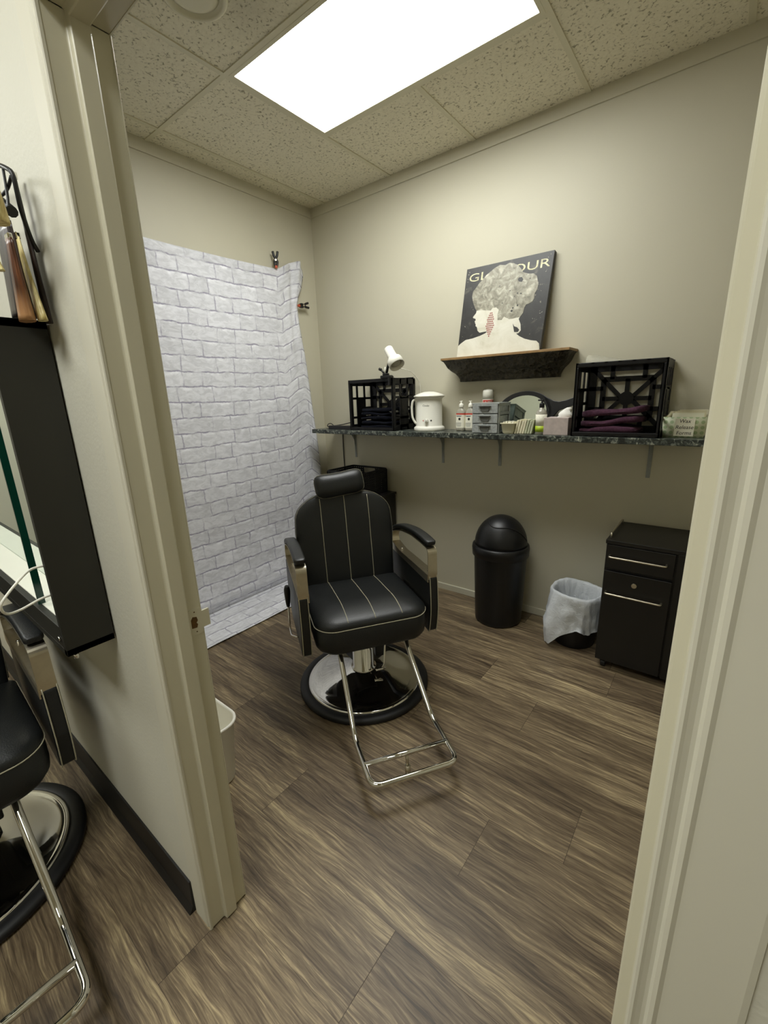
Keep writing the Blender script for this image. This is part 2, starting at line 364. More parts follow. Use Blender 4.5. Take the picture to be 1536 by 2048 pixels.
def prism(bm, poly, d0, d1, fn, mat=0):
    """poly in 2D, extruded from d0 to d1; fn(u, v, d) gives the 3D point"""
    a = [bm.verts.new(fn(u, v, d0)) for u, v in poly]; b = [bm.verts.new(fn(u, v, d1)) for u, v in poly]
    n = len(poly)
    f = bm.faces.new(a); f.material_index = mat; f = bm.faces.new(list(reversed(b))); f.material_index = mat
    for i in range(n):
        j = (i+1) % n; f = bm.faces.new((a[i], b[i], b[j], a[j])); f.material_index = mat
def obj(name, bm, mats, parent=None, bevel=0, smooth=False, bseg=2, sub=0, label=None, flat_angle=None):
    bmesh.ops.recalc_face_normals(bm, faces=bm.faces[:])
    me = bpy.data.meshes.new(name); 
    if smooth:
        for f in bm.faces: f.smooth = True
    bm.to_mesh(me); bm.free()
    for m in (mats if isinstance(mats, (list, tuple)) else [mats]): me.materials.append(m)
    o = bpy.data.objects.new(name, me); C.objects.link(o)
    if parent: o.parent = parent
    if bevel:
        md = o.modifiers.new('bevel', 'BEVEL'); md.width = bevel; md.segments = bseg; md.limit_method = 'ANGLE'; md.angle_limit = rad(40)
    if sub:
        md = o.modifiers.new('sub', 'SUBSURF'); md.levels = sub; md.render_levels = sub
    if label: o['label'] = label
    return o
def thing(name, label, cat, loc=(0,0,0), rotz=0, group=None):
    o = bpy.data.objects.new(name, None); C.objects.link(o); o.empty_display_size = .05
    o.location = loc; o.rotation_euler = (0, 0, rotz); o['label'] = label; o['category'] = cat
    if group: o['group'] = group
    return o
def tag(o, label, cat, group=None, kind=None):
    o['label'] = label; o['category'] = cat
    if group: o['group'] = group
    if kind: o['kind'] = kind
    return o
def struct(name, bm, mats, parent=None, **k):
    o = obj(name, bm, mats, parent, **k)
    if parent is None: o['kind'] = 'structure'
    return o
def text_bm(bm, s, size, fn, mat=0, ital=0.0, sx=1.0, align='CENTER', thick=0.0003, ox=0, oy=0):
    """letters as mesh; fn(u, v, d) maps to 3D"""
    cu = bpy.data.curves.new('t', 'FONT'); cu.body = s; cu.size = size; cu.align_x = align; cu.align_y = 'CENTER'; cu.shear = ital
    cu.resolution_u = 3
    ob = bpy.data.objects.new('t', cu); C.objects.link(ob)
    bpy.context.view_layer.update()
    me = ob.evaluated_get(bpy.context.evaluated_depsgraph_get()).to_mesh()
    vs = [bm.verts.new(fn(v.co.x*sx+ox, v.co.y+oy, thick)) for v in me.vertices]
    for p in me.polygons:
        try:
            f = bm.faces.new([vs[i] for i in p.vertices]); f.material_index = mat
        except ValueError: pass
    bpy.data.objects.remove(ob); bpy.data.curves.remove(cu)
def copy_tree(o, parent=None):
    c = o.copy(); C.objects.link(c)
    c.parent = parent
    for ch in list(o.children): copy_tree(ch, c)
    return c

# ------------------------------------------------------------------ measures of the place
H = 2.843; JX = 1.768; RX = 2.7228; YR = -2.187; YF = -2.304; HD = 2.075
GX = 0.1533; T2 = 0.6096; YA = -0.598; YB = -1.2174; RW = 3.15; SX0, SX1, SY = -1.6, 4.6, -5.6

# floor: planks as one mesh, laid along x
bm = BM(); rl = bm.faces.layers.float.new('rnd')
box(bm, (SX0-.12, SY-.12, -.06), (SX1+.12, .12, -.0006), 1)
PW = .229
known = {-2.45: 1.765, -2.221: 2.185, -1.992: 1.58, -1.763: 2.256, -1.534: 2.505, -1.305: 1.75, -1.076: 2.19, -.847: 1.892, -.618: 2.445}
y0 = -1.304-PW*20
k = 0
while y0+PW*k < .0:
    ya = y0+PW*k; yb = min(ya+PW, 0.0); xo = None
    for kk, xx in known.items():
        if abs(kk-ya) < .06: xo = xx
    if xo is None: xo = random.uniform(0, 1.22)
    x = xo-1.22*6
    while x < SX1:
        a, b = max(x, SX0), min(x+1.22, SX1)
        if b > a:
            g = .0006
            vs = [bm.verts.new(p) for p in ((a+g, ya+g*.6, 0), (b-g, ya+g*.6, 0), (b-g, yb-g*.6, 0), (a+g, yb-g*.6, 0))]
            f = bm.faces.new(vs); f[rl] = random.random()
        x += 1.22
    k += 1
o = struct('floor', bm, [m_floor, m_seam])

# ceiling: tiles sitting in a tee grid
bm = BM()
box(bm, (SX0-.12, SY-.12, H+.02), (SX1+.12, .12, H+.08))
xs = [GX+T2*i for i in range(-3, 8)]; ys = [0.0, YB, YB-1.2192, YB-2.4384, SY]
for i in range(len(xs)-1):
    for j in range(len(ys)-1):
        a, b = xs[i], xs[i+1]; c0, c1 = ys[j+1], ys[j]
        # the light fitting takes the place of the tiles from x=GX+T2 to GX+3*T2, y YB..YA
        if j == 0 and i in (4, 5): c0 = YA
        if j == 0 and i == 2: a = 0.0
        if c1-c0 < .02: continue
        if j == 2 and i in (1, 2) : continue
        if j == 2 and i in (5, 6): continue
        box(bm, (a+.006, c0+.006, H-.001), (b-.006, c1-.006, H+.015))
struct('ceiling', bm, m_tile)
ceil = bpy.data.objects['ceiling']
bm = BM(); tw = .012
for i, x in enumerate(xs):
    if i == 5: box(bm, (x-tw, YA, H-.006), (x+tw, 0, H+.006)); box(bm, (x-tw, SY, H-.006), (x+tw, YB, H+.006))
    else: box(bm, (x-tw, SY, H-.006), (x+tw, 0, H+.006))
for y in ys[1:-1]: box(bm, (SX0, y-tw, H-.0062), (SX1, y+tw, H+.006))
box(bm, (GX+T2, YA-tw, H-.0062), (GX+3*T2, YA+tw, H+.006))
obj('ceiling_grid', bm, m_grid, ceil)

# walls
bm = BM(); box(bm, (-.12, 0, 0), (SX1+.12, .12, H+.08)); struct('wall_back', bm, m_wall)
bm = BM(); box(bm, (-.12, YR, 0), (0, 0, H+.08)); struct('wall_left', bm, m_wall)
bm = BM(); box(bm, (RW, YR, 0), (RW+.12, 0, H+.08)); struct('wall_right', bm, m_wall)
bm = BM()
for f in ((SX0, JX-.018), (RX+.018, SX1)): box(bm, (f[0], YF+.0035, 0), (f[1], YR-.003, H+.08))
box(bm, (JX-.018, YF+.0035, HD+.018), (RX+.018, YR-.003, H+.08))
struct('wall_front', bm, m_front)
bm = BM(); box(bm, (SX0-.12, SY-.12, 0), (SX1+.12, SY, H+.08)); struct('wall_salon_far', bm, m_front)
bm = BM(); box(bm, (SX0-.12, SY, 0), (SX0, YF, H+.08)); struct('wall_salon_left', bm, m_front)
bm = BM(); box(bm, (SX1, SY, 0), (SX1+.12, YF, H+.08)); struct('wall_salon_right', bm, m_front)
bm = BM()
for lo, hi in (((.06, YR, .0), (JX-.1, YR+.004, H)), ((RX+.1, YR, 0), (RW, YR+.004, H)), ((.0, YR, HD+.1), (RW, YR+.004, H))):
    box(bm, (lo[0], lo[1]-.002, lo[2]), hi)
struct('wall_front_inner', bm, m_wall)

# flat moulding under the ceiling, baseboard, cove base
bm = BM(); box(bm, (0, -.009, H-.066), (RW, 0.001, H)); struct('trim_1', bm, m_wall, bevel=.002)
bm = BM(); box(bm, (-.001, YR, H-.066), (.009, 0, H)); struct('trim_2', bm, m_wall, bevel=.002)
bm = BM(); box(bm, (0, -.012, 0), (RW, .001, .048)); struct('baseboard_back', bm, m_trim, bevel=.003)
bm = BM(); prism(bm, [(YF+.005, 0), (YF+.005, .112), (YF-.002, .112), (YF-.004, .02), (YF-.012, .006), (YF-.016, 0)], SX0, JX-.084, lambda u, v, d: (d, u, v))
struct('baseboard_front', bm, m_cove)

# door frame of the opening: jambs, head, stops, casing, strike plate
door = bpy.data.objects.new('door_1', None); C.objects.link(door); door['kind'] = 'structure'
YJ = YR-.003
stop = [(0, YF+.004), (0, -2.262), (.002, -2.260), (.0115, -2.259), (.013, -2.257), (.013, -2.229), (.0115, -2.226), (.002, -2.224), (0, -2.222), (0, YJ)]
bm = BM()
prism(bm, [(-.018, YF+.004)]+stop+[(-.018, YJ)], 0.004, HD, lambda u, v, d: (JX+u, v, d))
obj('jamb', bm, m_jamb, door, bevel=.0015)
bm = BM()
prism(bm, [(-.018, YF+.004)]+stop+[(-.018, YJ)], 0.004, HD, lambda u, v, d: (RX-u, v, d))
obj('jamb', bm, m_jamb, door, bevel=.0015)
bm = BM()
prism(bm, [(-.018, YF+.004)]+stop+[(-.018, YJ)], JX, RX, lambda u, v, d: (d, v, HD-u))
obj('door_head', bm, m_jamb, door, bevel=.0015)
# casing profile: (distance from the opening, projection)
cprof = [(-.001, -.004), (-.001, .001), (.0005, .003), (.003, .0035), (.0055, .0022), (.0095, .0008), (.0125, .0008), (.015, .0034), (.0185, .0044), (.022, .0026), (.072, .0034), (.0765, .0025), (.078, -.004)]
for y, sg, f in ((YF+.004, -1, 1), (YR-.002, 1, .5)):
    bm = BM()
    prism(bm, cprof, .002, HD+.078, lambda u, v, d: (JX-u, y+sg*v*f, d))
    prism(bm, cprof, .002, HD+.078, lambda u, v, d: (RX+u, y+sg*v*f, d))
    prism(bm, cprof, JX-.003, RX+.003, lambda u, v, d: (d, y+sg*v*f*.999, HD+u))
    o = obj('casing', bm, m_casing if sg < 0 else m_jamb, door)
bm = BM()
pl = rrect(.034, .068, .006, 4)
prism(bm, pl, 0, .0016, lambda u, v, d: (JX+d, -2.206+u, .927+v))
box(bm, (JX-.004, -2.19, .905), (JX+.0016, -2.170, .949))
sp = obj('strike_plate', bm, m_jamb, door, bevel=.0004)
bm = BM()
prism(bm, [(-.009,-.014), (.004,-.016), (.007,-.008), (.004,-.003), (.008,.002), (.006,.012), (-.004,.015), (-.009,.008)], .0012, .0019, lambda u, v, d: (JX+d, -2.209+u, .927+v))
for z in (-.026, .026): prism(bm, [(.0018*math.cos(a*PI/4), z+.0018*math.sin(a*PI/4)) for a in range(8)], .0014, .002, lambda u, v, d: (JX+d, -2.207+u, .927+v))
obj('latch_hole', bm, m_brass, sp)

# ------------------------------------------------------------------ ceiling lights
def panel(x0, x1, y0, y1, strength, label, col=(.985, 1.0, .97, 1)):
    t = thing('ceiling_light', label, 'ceiling light', ((x0+x1)/2, (y0+y1)/2, H), 0)
    a, b = (x1-x0)/2, (y1-y0)/2
    bm = BM(); fr = .018
    for lo, hi in (((-a, -b), (a, -b+fr)), ((-a, b-fr), (a, b)), ((-a, -b+fr), (-a+fr, b-fr)), ((a-fr, -b+fr), (a, b-fr))):
        box(bm, (lo[0], lo[1], -.007), (hi[0], hi[1], .012))
    obj('frame', bm, m_grid, t)
    bm = BM(); box(bm, (-a+fr, -b+fr, -.002), (a-fr, b-fr, .006))
    obj('diffuser', bm, emit('lit_diffuser', col, strength), t)
panel(GX+T2+.012, GX+3*T2-.012, YB+.012, YA-.012, PANEL_ROOM, 'glowing rectangular panel light set in the ceiling above the barber chair')
panel(GX-2*T2+.012+T2*0, GX-.012, YB-2.4384+.012, YB-1.2192-.612, PANEL_SALON, 'ceiling panel light over the salon, left of the doorway', (.98, 1.0, .96, 1))
panel(GX+2*T2+.012, GX+4*T2-.012, YB-2.4384+.012, YB-1.2192-.612, PANEL_SALON, 'ceiling panel light over the salon, facing the doorway', (.98, 1.0, .96, 1))

# round smoke detector
t = thing('ceiling_fitting', 'round off-white ceiling fitting left of the panel light, beside a stained tile', 'ceiling fitting', (1.035, -1.514, H))
bm = BM(); lathe(bm, [(.0, .0), (.116, 0), (.118, -.006), (.113, -.013), (.104, -.016), (.097, -.012), (.092, -.004), (0, -.004)], seg=64); o_ = obj('ring', bm, m_grid, t)
for f in o_.data.polygons: f.use_smooth = len(f.vertices) == 4
bm = BM(); lathe(bm, [(.0, -.003), (.090, -.003), (.074, -.011), (.06, -.013), (0, -.013)], seg=64); o_ = obj('cover', bm, m_grid, t)
for a in (.35, .62):
    bm = BM(); c_, s_ = math.cos(a), math.sin(a); obox(bm, (.066*c_, .066*s_, -.0125), (.088*c_, .088*s_, -.0045), (-s_*.007, c_*.007, 0), (0, 0, .003)); obj('vent_slot', bm, m_black, t)

# ------------------------------------------------------------------ brick backdrop on the left wall
SEGY, SEGZ = 120, 150
def redge(z):
    pts = [(0, -.42), (.04, -.42), (.3, -.14), (.85, -.11), (1.15, -.13), (1.74, -.19), (2.1, -.245), (2.22, -.19), (2.37, -.150), (2.45, -.17)]
    for (a, ya), (b, yb) in zip(pts, pts[1:]):
        if z <= b: return ya+(yb-ya)*(z-a)/(b-a)
    return pts[-1][1]
def topz(y):
    if y < -.41: return 2.352-.012*math.sin((y+1.75)/1.34*PI)
    t = (y+.41)/.26
    return 2.345+.088*math.sin(min(t*1.15, 1)*PI/2)-(.05*max(0, t-.75)/.25)
bm = BM(); uvl = bm.loops.layers.uv.new('UVMap')
G = []; UV = []
for i in range(SEGZ+1):
    row = []; uvr = []
    for j in range(SEGY+1):
        s = i/SEGZ; ys_ = j/SEGY
        # arc length down: wall part then floor part
        yL = -1.86; zt_guess = 2.4*(1-s*1.17)
        zref = max(0, min(2.44, zt_guess))
        y = yL+(redge(zref)-yL)*ys_
        zt = topz(y); L = zt+.36
        d = s*L
        if d < zt-.10:
            z = zt-d; x = .024+.075*max(0, (.55-z)/.55)**1.6
        else:
            e = (d-(zt-.10)); 
            if e < .12:
                q = e/.12; z = .10*(1-q)+.006*q; x = .0815-.028*q*q
            else:
                q = (e-.12)/(L-zt-.02); z = .006; x = .0535+.3865*min(q, 1)
        wv = 0
        near = math.exp(-((y+.27)/.07)**2)
        if z > .3:
            wv = .009*near*(.03+.97*min(1, max(0, (z-1.5)/.6)))*math.sin((y+.015*math.sin(z*7))*75)+.004*noise.noise(Vector((0, y*3, z*2.2)))+.002*noise.noise(Vector((3, y*9, z*5)))
            if z > 2.2 and y > -.38: wv += .018*(z-2.2)/.2*(1+math.sin(y*50))
            wv += .006
        else:
            wv = .002*noise.noise(Vector((0, y*5, d*4)))+.002
        if z < .02: z += .002+.004*abs(noise.noise(Vector((x*6, y*4, 0)))); wv *= .3
        row.append(bm.verts.new((x+wv, y, z))); uvr.append((y, -d+2.4))
    G.append(row); UV.append(uvr)
for i in range(SEGZ):
    for j in range(SEGY):
        f = bm.faces.new((G[i][j], G[i][j+1], G[i+1][j+1], G[i+1][j])); f.smooth = True
        for l, (a, b) in zip(f.loops, ((i, j), (i, j+1), (i+1, j+1), (i+1, j))): l[uvl].uv = UV[a][b]
o = obj('photo_backdrop', bm, m_brick); tag(o, 'white brick print fabric backdrop hanging on the left wall and trailing on the floor', 'backdrop')
md = o.modifiers.new('solid', 'SOLIDIFY'); md.thickness = .0012; md.offset = 0

def spring_clamp(loc, rot, label):
    t = thing('spring_clamp', label, 'clamp', loc, 0, 'clamps holding the backdrop')
    t.rotation_euler = rot
    for s in (-1, 1):
        bm = BM()
        pts = smooth_path([(0, s*.004, -.036), (0, s*.010, -.012), (0, s*.004, .008), (0, -s*.010, .030), (0, -s*.017, .060)], 5)
        tube(bm, pts, [.0075]*6+[.009]*8+[.008]*(len(pts)-14), seg=10, rb=.0085)
        obj('handle', bm, m_black, t)
        bm = BM(); box(bm, (-.009, s*.0005 if s > 0 else -.0085, -.046), (.009, .0085 if s > 0 else -.0005, -.030)); obj('jaw_pad', bm, m_copper, t, bevel=.002, label='orange-red rubber jaw pad')
    bm = BM(); tube(bm, [(-.012, 0, .004), (.012, 0, .004)], .007, 12); obj('spring', bm, m_steel, t)
    return t
spring_clamp((.046, -.418, 2.398), (0, 0, rad(-40)), 'black spring clamp standing upright on the top edge of the brick backdrop')
spring_clamp((.048, -.196, 2.135), (rad(-82), 0, rad(0)), 'black spring clamp with orange tip pinching the right edge of the brick backdrop')

# ------------------------------------------------------------------ hydraulic barber chair
CH_LABEL = 'black striped vinyl barber chair in the middle of the little room, before the brick backdrop'
ch = thing('barber_chair', CH_LABEL, 'barber chair', (1.40, -1.20, 0), rad(56), 'matching barber chairs')
# base
bm = BM(); lathe(bm, [(.0, .0), (.325, 0), (.333, .006), (.333, .020), (.325, .028), (.292, .030), (.286, .026), (0, .026)], seg=72)
base = obj('base_ring', bm, m_rubber, ch, smooth=True)
bm = BM(); lathe(bm, [(.290, .024), (.290, .032), (.283, .036), (.274, .036), (.262, .034), (.22, .046), (.17, .062), (.12, .076), (.085, .084), (.062, .088), (.0, .088)], seg=96)
obj('base_dome', bm, m_chrome, ch, smooth=True)
bm = BM(); lathe(bm, [(.0, .08), (.064, .08), (.064, .094), (.055, .098), (.055, .20), (.050, .204), (.050, .34), (0, .34)], seg=48); obj('column', bm, m_chrome, ch, smooth=False)
bpy.data.objects['column'].data.polygons.foreach_set('use_smooth', [True]*len(bpy.data.objects['column'].data.polygons))
bm = BM(); box(bm, (-.18, -.17, .325), (.18, .2, .352)); box(bm, (-.09, -.08, .27), (.09, .11, .33)); obj('seat_frame', bm, m_black, ch, bevel=.004)
bm = BM(); box(bm, (.075, .03, .10), (.13, .10, .27)); obj('pump_housing', bm, m_black, ch, bevel=.006)
bm = BM(); box(bm, (-.12, -.06, .235), (-.07, -.03, .325)); obj('swivel_lock', bm, m_black, ch, bevel=.004)
bm = BM(); tube(bm, fillet([(.10, .06, .25), (.12, -.02, .30), (.085, -.085, .13), (.055, -.1, .115)], .02), .005, 10); tube(bm, [(.035, -.1, .118), (.085, -.1, .118)], .007, 10)
obj('pump_lever', bm, m_chrome, ch)
# seat cushion
def seat_ring(inset, z, y0=-.268, y1=.235, hw=.264, rf=.085, rb=.03):
    w_ = hw-inset; a = y0+inset; b = y1-inset; o = []
    for sx, yy, r_, a0 in ((1, b, rb, 0), (-1, b, rb, 90), (-1, a, rf, 180), (1, a, rf, 270)):
        r_ = max(.004, r_-inset*.3)
        sy = 1 if yy == b else -1
        for k in range(9):
            t_ = rad(a0+90*k/8); o.append((sx*(w_-r_)+r_*math.cos(t_), yy-sy*r_+r_*math.sin(t_), z))
    # front bulges a little at the middle
    return [(x, y-.018*max(0, 1-(x/w_)**2)*(1 if y < 0 else 0), z) for x, y, _ in [(p[0], p[1], z) for p in o]]
rings = [seat_ring(.035, .350), seat_ring(.012, .356), seat_ring(.003, .372), seat_ring(0, .40), seat_ring(0, .466), seat_ring(.003, .471)]
bm = BM(); loft(bm, rings, cap1=True); obj('seat_box', bm, m_leather, ch)
tops = []
for k in range(13):
    a = k/12*PI/2; ins = .20*(1-math.cos(a))**1.15 if k else .001
    tops.append((ins*1.0, .474+.062*math.sin(a)**.9))
rings = [seat_ring(0.003, .471)]+[seat_ring(max(.001, i_), z_) for i_, z_ in tops]
def dish(p):  # the cushion sinks towards the back and middle
    x, y, z = p
    k_ = (z-.471)/.065
    return (x, y, z-.030*k_*max(0, (y+.12)/.36)-.006*k_*max(0, 1-(x/.2)**2)+.004*k_*noise.noise(Vector((x*9, y*9, 0))))
bm = BM(); loft(bm, [[dish(p) for p in r] for r in rings], cap0=False)
bvh = BVHTree.FromBMesh(bm); seat = obj('seat_cushion', bm, m_leather, ch, smooth=True)
def project_line(bvh, pts, d, off, r, name, parent, n=30):
    P = smooth_path(pts, n) if len(pts) > 2 else [Vector(pts[0]).lerp(Vector(pts[1]), k/n) for k in range(n+1)]
    out = []
    for p in P:
        h = bvh.ray_cast(Vector(p), Vector(d))
        if h[0] is not None: out.append(h[0]-Vector(d)*off)
    bm = BM()
    if len(out) > 2: tube(bm, out, r, 6)
    return obj(name, bm, m_stitch, parent)
for x in (-.125, 0, .125): project_line(bvh, [(x, .20, .7), (x, -.2825, .7)], (0, 0, -1), .0003, .0017, 'stitching', seat)
bm = BM(); rg = seat_ring(-.001, .473); tube(bm, rg, .0019, 6, closed=True); obj('piping', bm, m_stitch, seat)
# backrest, built upright in (x, v, depth) then tilted
def arch(inset, n=10):
    w0, w1, h0 = .262, .262, .50; r = .155
    w_ = w0-inset; top = h0-inset; rr = max(.01, r-inset*.55); o = []
    for sx, a0 in ((1, 0), (-1, 90)):
        for k in range(n+1):
            t_ = rad(a0+90*k/n); cy = top-rr*.80
            o.append((sx*(w_-.004-rr)+rr*math.cos(t_), cy+rr*.80*math.sin(t_)))
    for k in range(1, 6):
        o.append((-w_-.004+.022*(k/6)+.004*0, (top-rr*.8)*(1-k/6)+(-.02+inset*.6)*(k/6)))
    for k in range(n+1): o.append((-w_+.02+(2*w_-.04)*k/n, -.02+inset*.6))
    for k in range(1, 6):
        q = 1-k/6; o.append((w_+.004-.022*q, (top-rr*.8)*(1-q)+(-.02+inset*.6)*q))
    return [(x, v+.012*(1-min(1, abs(x)/.2)**2)*(1 if v > top-.06 else 0)) for x, v in o]
TILT = rad(9.0); BO = Vector((0, .205, .455))
def bk(u, v, d):   # d towards the sitter
    return (BO.x+u, BO.y+v*math.sin(TILT)-d*math.cos(TILT), BO.z+v*math.cos(TILT)+d*math.sin(TILT))
fr = [(.006, -.075), (.0, -.065), (0, -.012), (.001, 0)]
bm = BM(); loft(bm, [[bk(u, v, d) for u, v in arch(i_)] for i_, d in fr]); back = obj('backrest', bm, m_leather, ch, smooth=False)
for f in back.data.polygons: f.use_smooth = len(f.vertices) == 4
rings = []
for k in range(13):
    a = k/12*PI/2; ins = .001+.15*(1-math.cos(a))**1.2
    rings.append([bk(u, v, .030*math.sin(a)**.8+.006*math.sin(a)*noise.noise(Vector((u*7, v*7, 4)))) for u, v in arch(ins)])
bm = BM(); loft(bm, rings, cap0=False); bvh = BVHTree.FromBMesh(bm); pad = obj('back_cushion', bm, m_leather, ch, smooth=True)
fd = Vector(bk(0, 0, 0))-Vector(bk(0, 0, 1)); fd.normalize()
for x in (-.128, 0, .128): project_line(bvh, [bk(x, -.01, .3), bk(x, .505, .3)], fd, .0003, .0017, 'stitching', pad)
bm = BM(); rg = [bk(u, v, .001) for u, v in arch(-.001) if v > .02]; k0 = 0
rg = [bk(u, v, .001) for u, v in arch(-.001)]; n_ = len(rg)
seq = [p for p in rg]; 
tube(bm, seq[-5:]+seq[:22+5], .0017, 6); obj('piping', bm, m_piping, pad)
# headrest
def bone(inset, n=40):
    o = []
    for k in range(n):
        a = 2*PI*k/n; c_, s_ = math.cos(a), math.sin(a); p_ = 3.6
        rr_ = (abs(c_)**p_+abs(s_)**p_)**(-1/p_)
        x = rr_*c_*(.130-inset); z = rr_*s_*(.060-inset)
        o.append((x, z*(1+.10*(x/.13)**2)+.012*(x/.13)**2*(1 if z > 0 else -.2)))
    return o
HT = rad(16)
def hp(u, v, d):
    ca, sa = math.cos(rad(-6)), math.sin(rad(-6)); u, v = u*ca+v*sa, -u*sa+v*ca
    return (-.014+u, .275+v*math.sin(HT)-d*math.cos(HT), 1.005+v*math.cos(HT)+d*math.sin(HT))
prof = [(.012, -.045), (.002, -.036), (0, -.018), (0, 0)]
bm = BM(); loft(bm, [[hp(u, v, d) for u, v in bone(i_)] for i_, d in prof]+[[hp(u, v, .036*math.sin(a)) for u, v in bone(.001+.05*(1-math.cos(a)))] for a in [PI/2*k/9 for k in range(1, 10)]])
hr = obj('headrest', bm, m_leather, ch, smooth=True)
bm = BM(); tube(bm, [hp(u, v, .001) for u, v in bone(-.001)], .0015, 6, closed=True); obj('piping', bm, m_piping, hr)
bm = BM()
for x in (-.075, .06): tube(bm, [(x, .29, .90), (x, .292, .985)], .006, 10)
box(bm, (-.10, .272, .925), (.075, .302, .937)); obj('headrest_rod', bm, m_chrome, ch)
# side panels, arm straps and pads
pan = [(-.205, .345), (-.222, .46), (-.212, .618), (-.195, .628), (0, .622), (.18, .618), (.28, .635), (.305, .625), (.315, .50), (.30, .43), (.24, .37), (.17, .336), (-.19, .334)]
for s in (-1, 1):
    bm = BM(); prism(bm, pan, s*.280, s*.325, lambda u, v, d: (d, u, v)); p = obj('side_panel', bm, m_leather, ch, bevel=.009, bseg=4)
    for xx in (.284, .321):
        bm = BM(); tube(bm, smooth_path([(s*xx, -.19, .333), (s*xx, -.2075, .352), (s*xx, -.2245, .46), (s*xx, -.2145, .612), (s*xx, -.19, .629)], 6), .0019, 6)
        obj('stitching', bm, m_stitch, p)
    # steel: front strap, lower rail, upper strap under the pad
    bm = BM(); st = [(.30, .640), (.315, .668), (.300, .700), (.25, .722), (.14, .751), (0, .768), (-.12, .766), (-.185, .762), (-.204, .748), (-.205, .70), (-.208, .64), (-.206, .61)]
    P = fillet([(0, a, b) for a, b in st], .02, 3)
    rr_ = []
    for i, q in enumerate(P):
        tg = (P[min(i+1, len(P)-1)]-P[max(i-1, 0)]).normalized(); nn = Vector((0, -tg.z, tg.y))*.0022
        rr_.append([q+nn+Vector((s*.277, 0, 0)), q+nn+Vector((s*.323, 0, 0)), q-nn+Vector((s*.323, 0, 0)), q-nn+Vector((s*.277, 0, 0))])
    loft(bm, rr_)
    for f in bm.faces: f.smooth = False
    prism(bm, [(-.206, .628), (-.206, .634), (.18, .628), (.30, .644), (.303, .638), (.18, .6225)], s*.276, s*.324, lambda u, v, d: (d, u, v))
    prism(bm, [(-.206, .596), (-.206, .634), (.18, .628), (.30, .644), (.30, .60)], s*.2755, s*.2795, lambda u, v, d: (d, u, v))
    arm = obj('arm_bracket', bm, m_steel, ch, bevel=.0012)
    for yy in (-.165, .19):
        bm = BM(); tube(bm, [(s*.298, yy, .626), (s*.298, yy, .637)], .006, 12); obj('rivet', bm, m_chrome, arm)
    bm = BM(); sp_ = smooth_path([(0, .305, .712), (0, .25, .742), (0, .14, .771), (0, 0, .789), (0, -.11, .790), (0, -.198, .782)], 5)
    rr_ = []
    for i, q in enumerate(sp_):
        tg = (sp_[min(i+1, len(sp_)-1)]-sp_[max(i-1, 0)]).normalized(); up_ = Vector((0, -tg.z, tg.y)); up_ = up_ if up_.z > 0 else -up_
        e_ = .7 if i in (0, len(sp_)-1) else 1
        rr_.append([q+up_*b_*e_+Vector((s*.300+a_*e_, 0, 0)) for a_, b_ in rrect(.050, .025, .009, 3)])
    loft(bm, rr_); obj('arm_pad', bm, m_leather, ch, bevel=.003)
# recline lever on the left side
bm = BM(); tube(bm, fillet([(-.325, -.06, .36), (-.352, -.03, .355), (-.352, .05, .352), (-.352, .015, .52)], .018), .0045, 10); lv = obj('recline_lever', bm, m_chrome, ch)
bm = BM(); q0 = Vector((-.352, .022, .485)); q1 = Vector((-.352, -.002, .60)); tube(bm, [q0.lerp(q1, k/6) for k in range(7)], [.008, .0105, .012, .0135, .0145, .0145, .010], 14); obj('lever_grip', bm, m_black, lv)
# footrest
bm = BM()
L_ = [(-.158, -.13, .36), (-.158, -.19, .338), (-.171, -.482, .10), (-.171, -.722, .098), (.171, -.722, .098), (.171, -.482, .10), (.158, -.19, .338), (.158, -.13, .36)]
pts = fillet(L_, .045, 8); tube(bm, pts, .0115, 14); ft = obj('footrest', bm, m_chrome, ch)
bm = BM(); tube(bm, [(-.171, -.622, .101), (.171, -.622, .101)], .0105, 14); obj('crossbar', bm, m_chrome, ft)
bm = BM(); tube(bm, [(0, -.622, .098), (0, -.632, .04)], .006, 10); tube(bm, [(0, -.630, .052), (0, -.6335, .0015)], .011, 12); obj('foot_peg', bm, m_steel, ft)

c2 = copy_tree(ch); c2.location = (.997, -2.706, .004); c2.rotation_euler = (0, 0, rad(87.15))
c2['label'] = 'black vinyl barber chair cut off by the left edge, under the black framed wall mirror'

# ------------------------------------------------------------------ long wall shelf with brackets
SZ = 1.2115; SD = -.285
t = thing('wall_counter', 'long narrow counter shelf with dark marbled laminate edge along the back wall', 'counter shelf', (0, 0, SZ))
bm = BM(); box(bm, (.145, SD, -.031), (2.665, -.0005, 0)); obj('shelf_board', bm, m_stone, t, bevel=.003)
for x, ln_ in ((.350, .245), (1.174, .238), (1.597, .230), (2.432, .236)):
    bm = BM()
    prism(bm, [(-.0008, -.032), (-.0008, -ln_), (-.004, -ln_), (-.0062, -.05), (-.20, -.036), (-.20, -.032)], x-.010, x+.010, lambda u, v, d: (d, u, v))
    prism(bm, [(-.003, -.034), (-.003, -ln_+.01), (-.02, -.10), (-.05, -.06), (-.19, -.036)], x-.0015, x+.0015, lambda u, v, d: (d, u, v))
    obj('bracket', bm, m_gray, t)

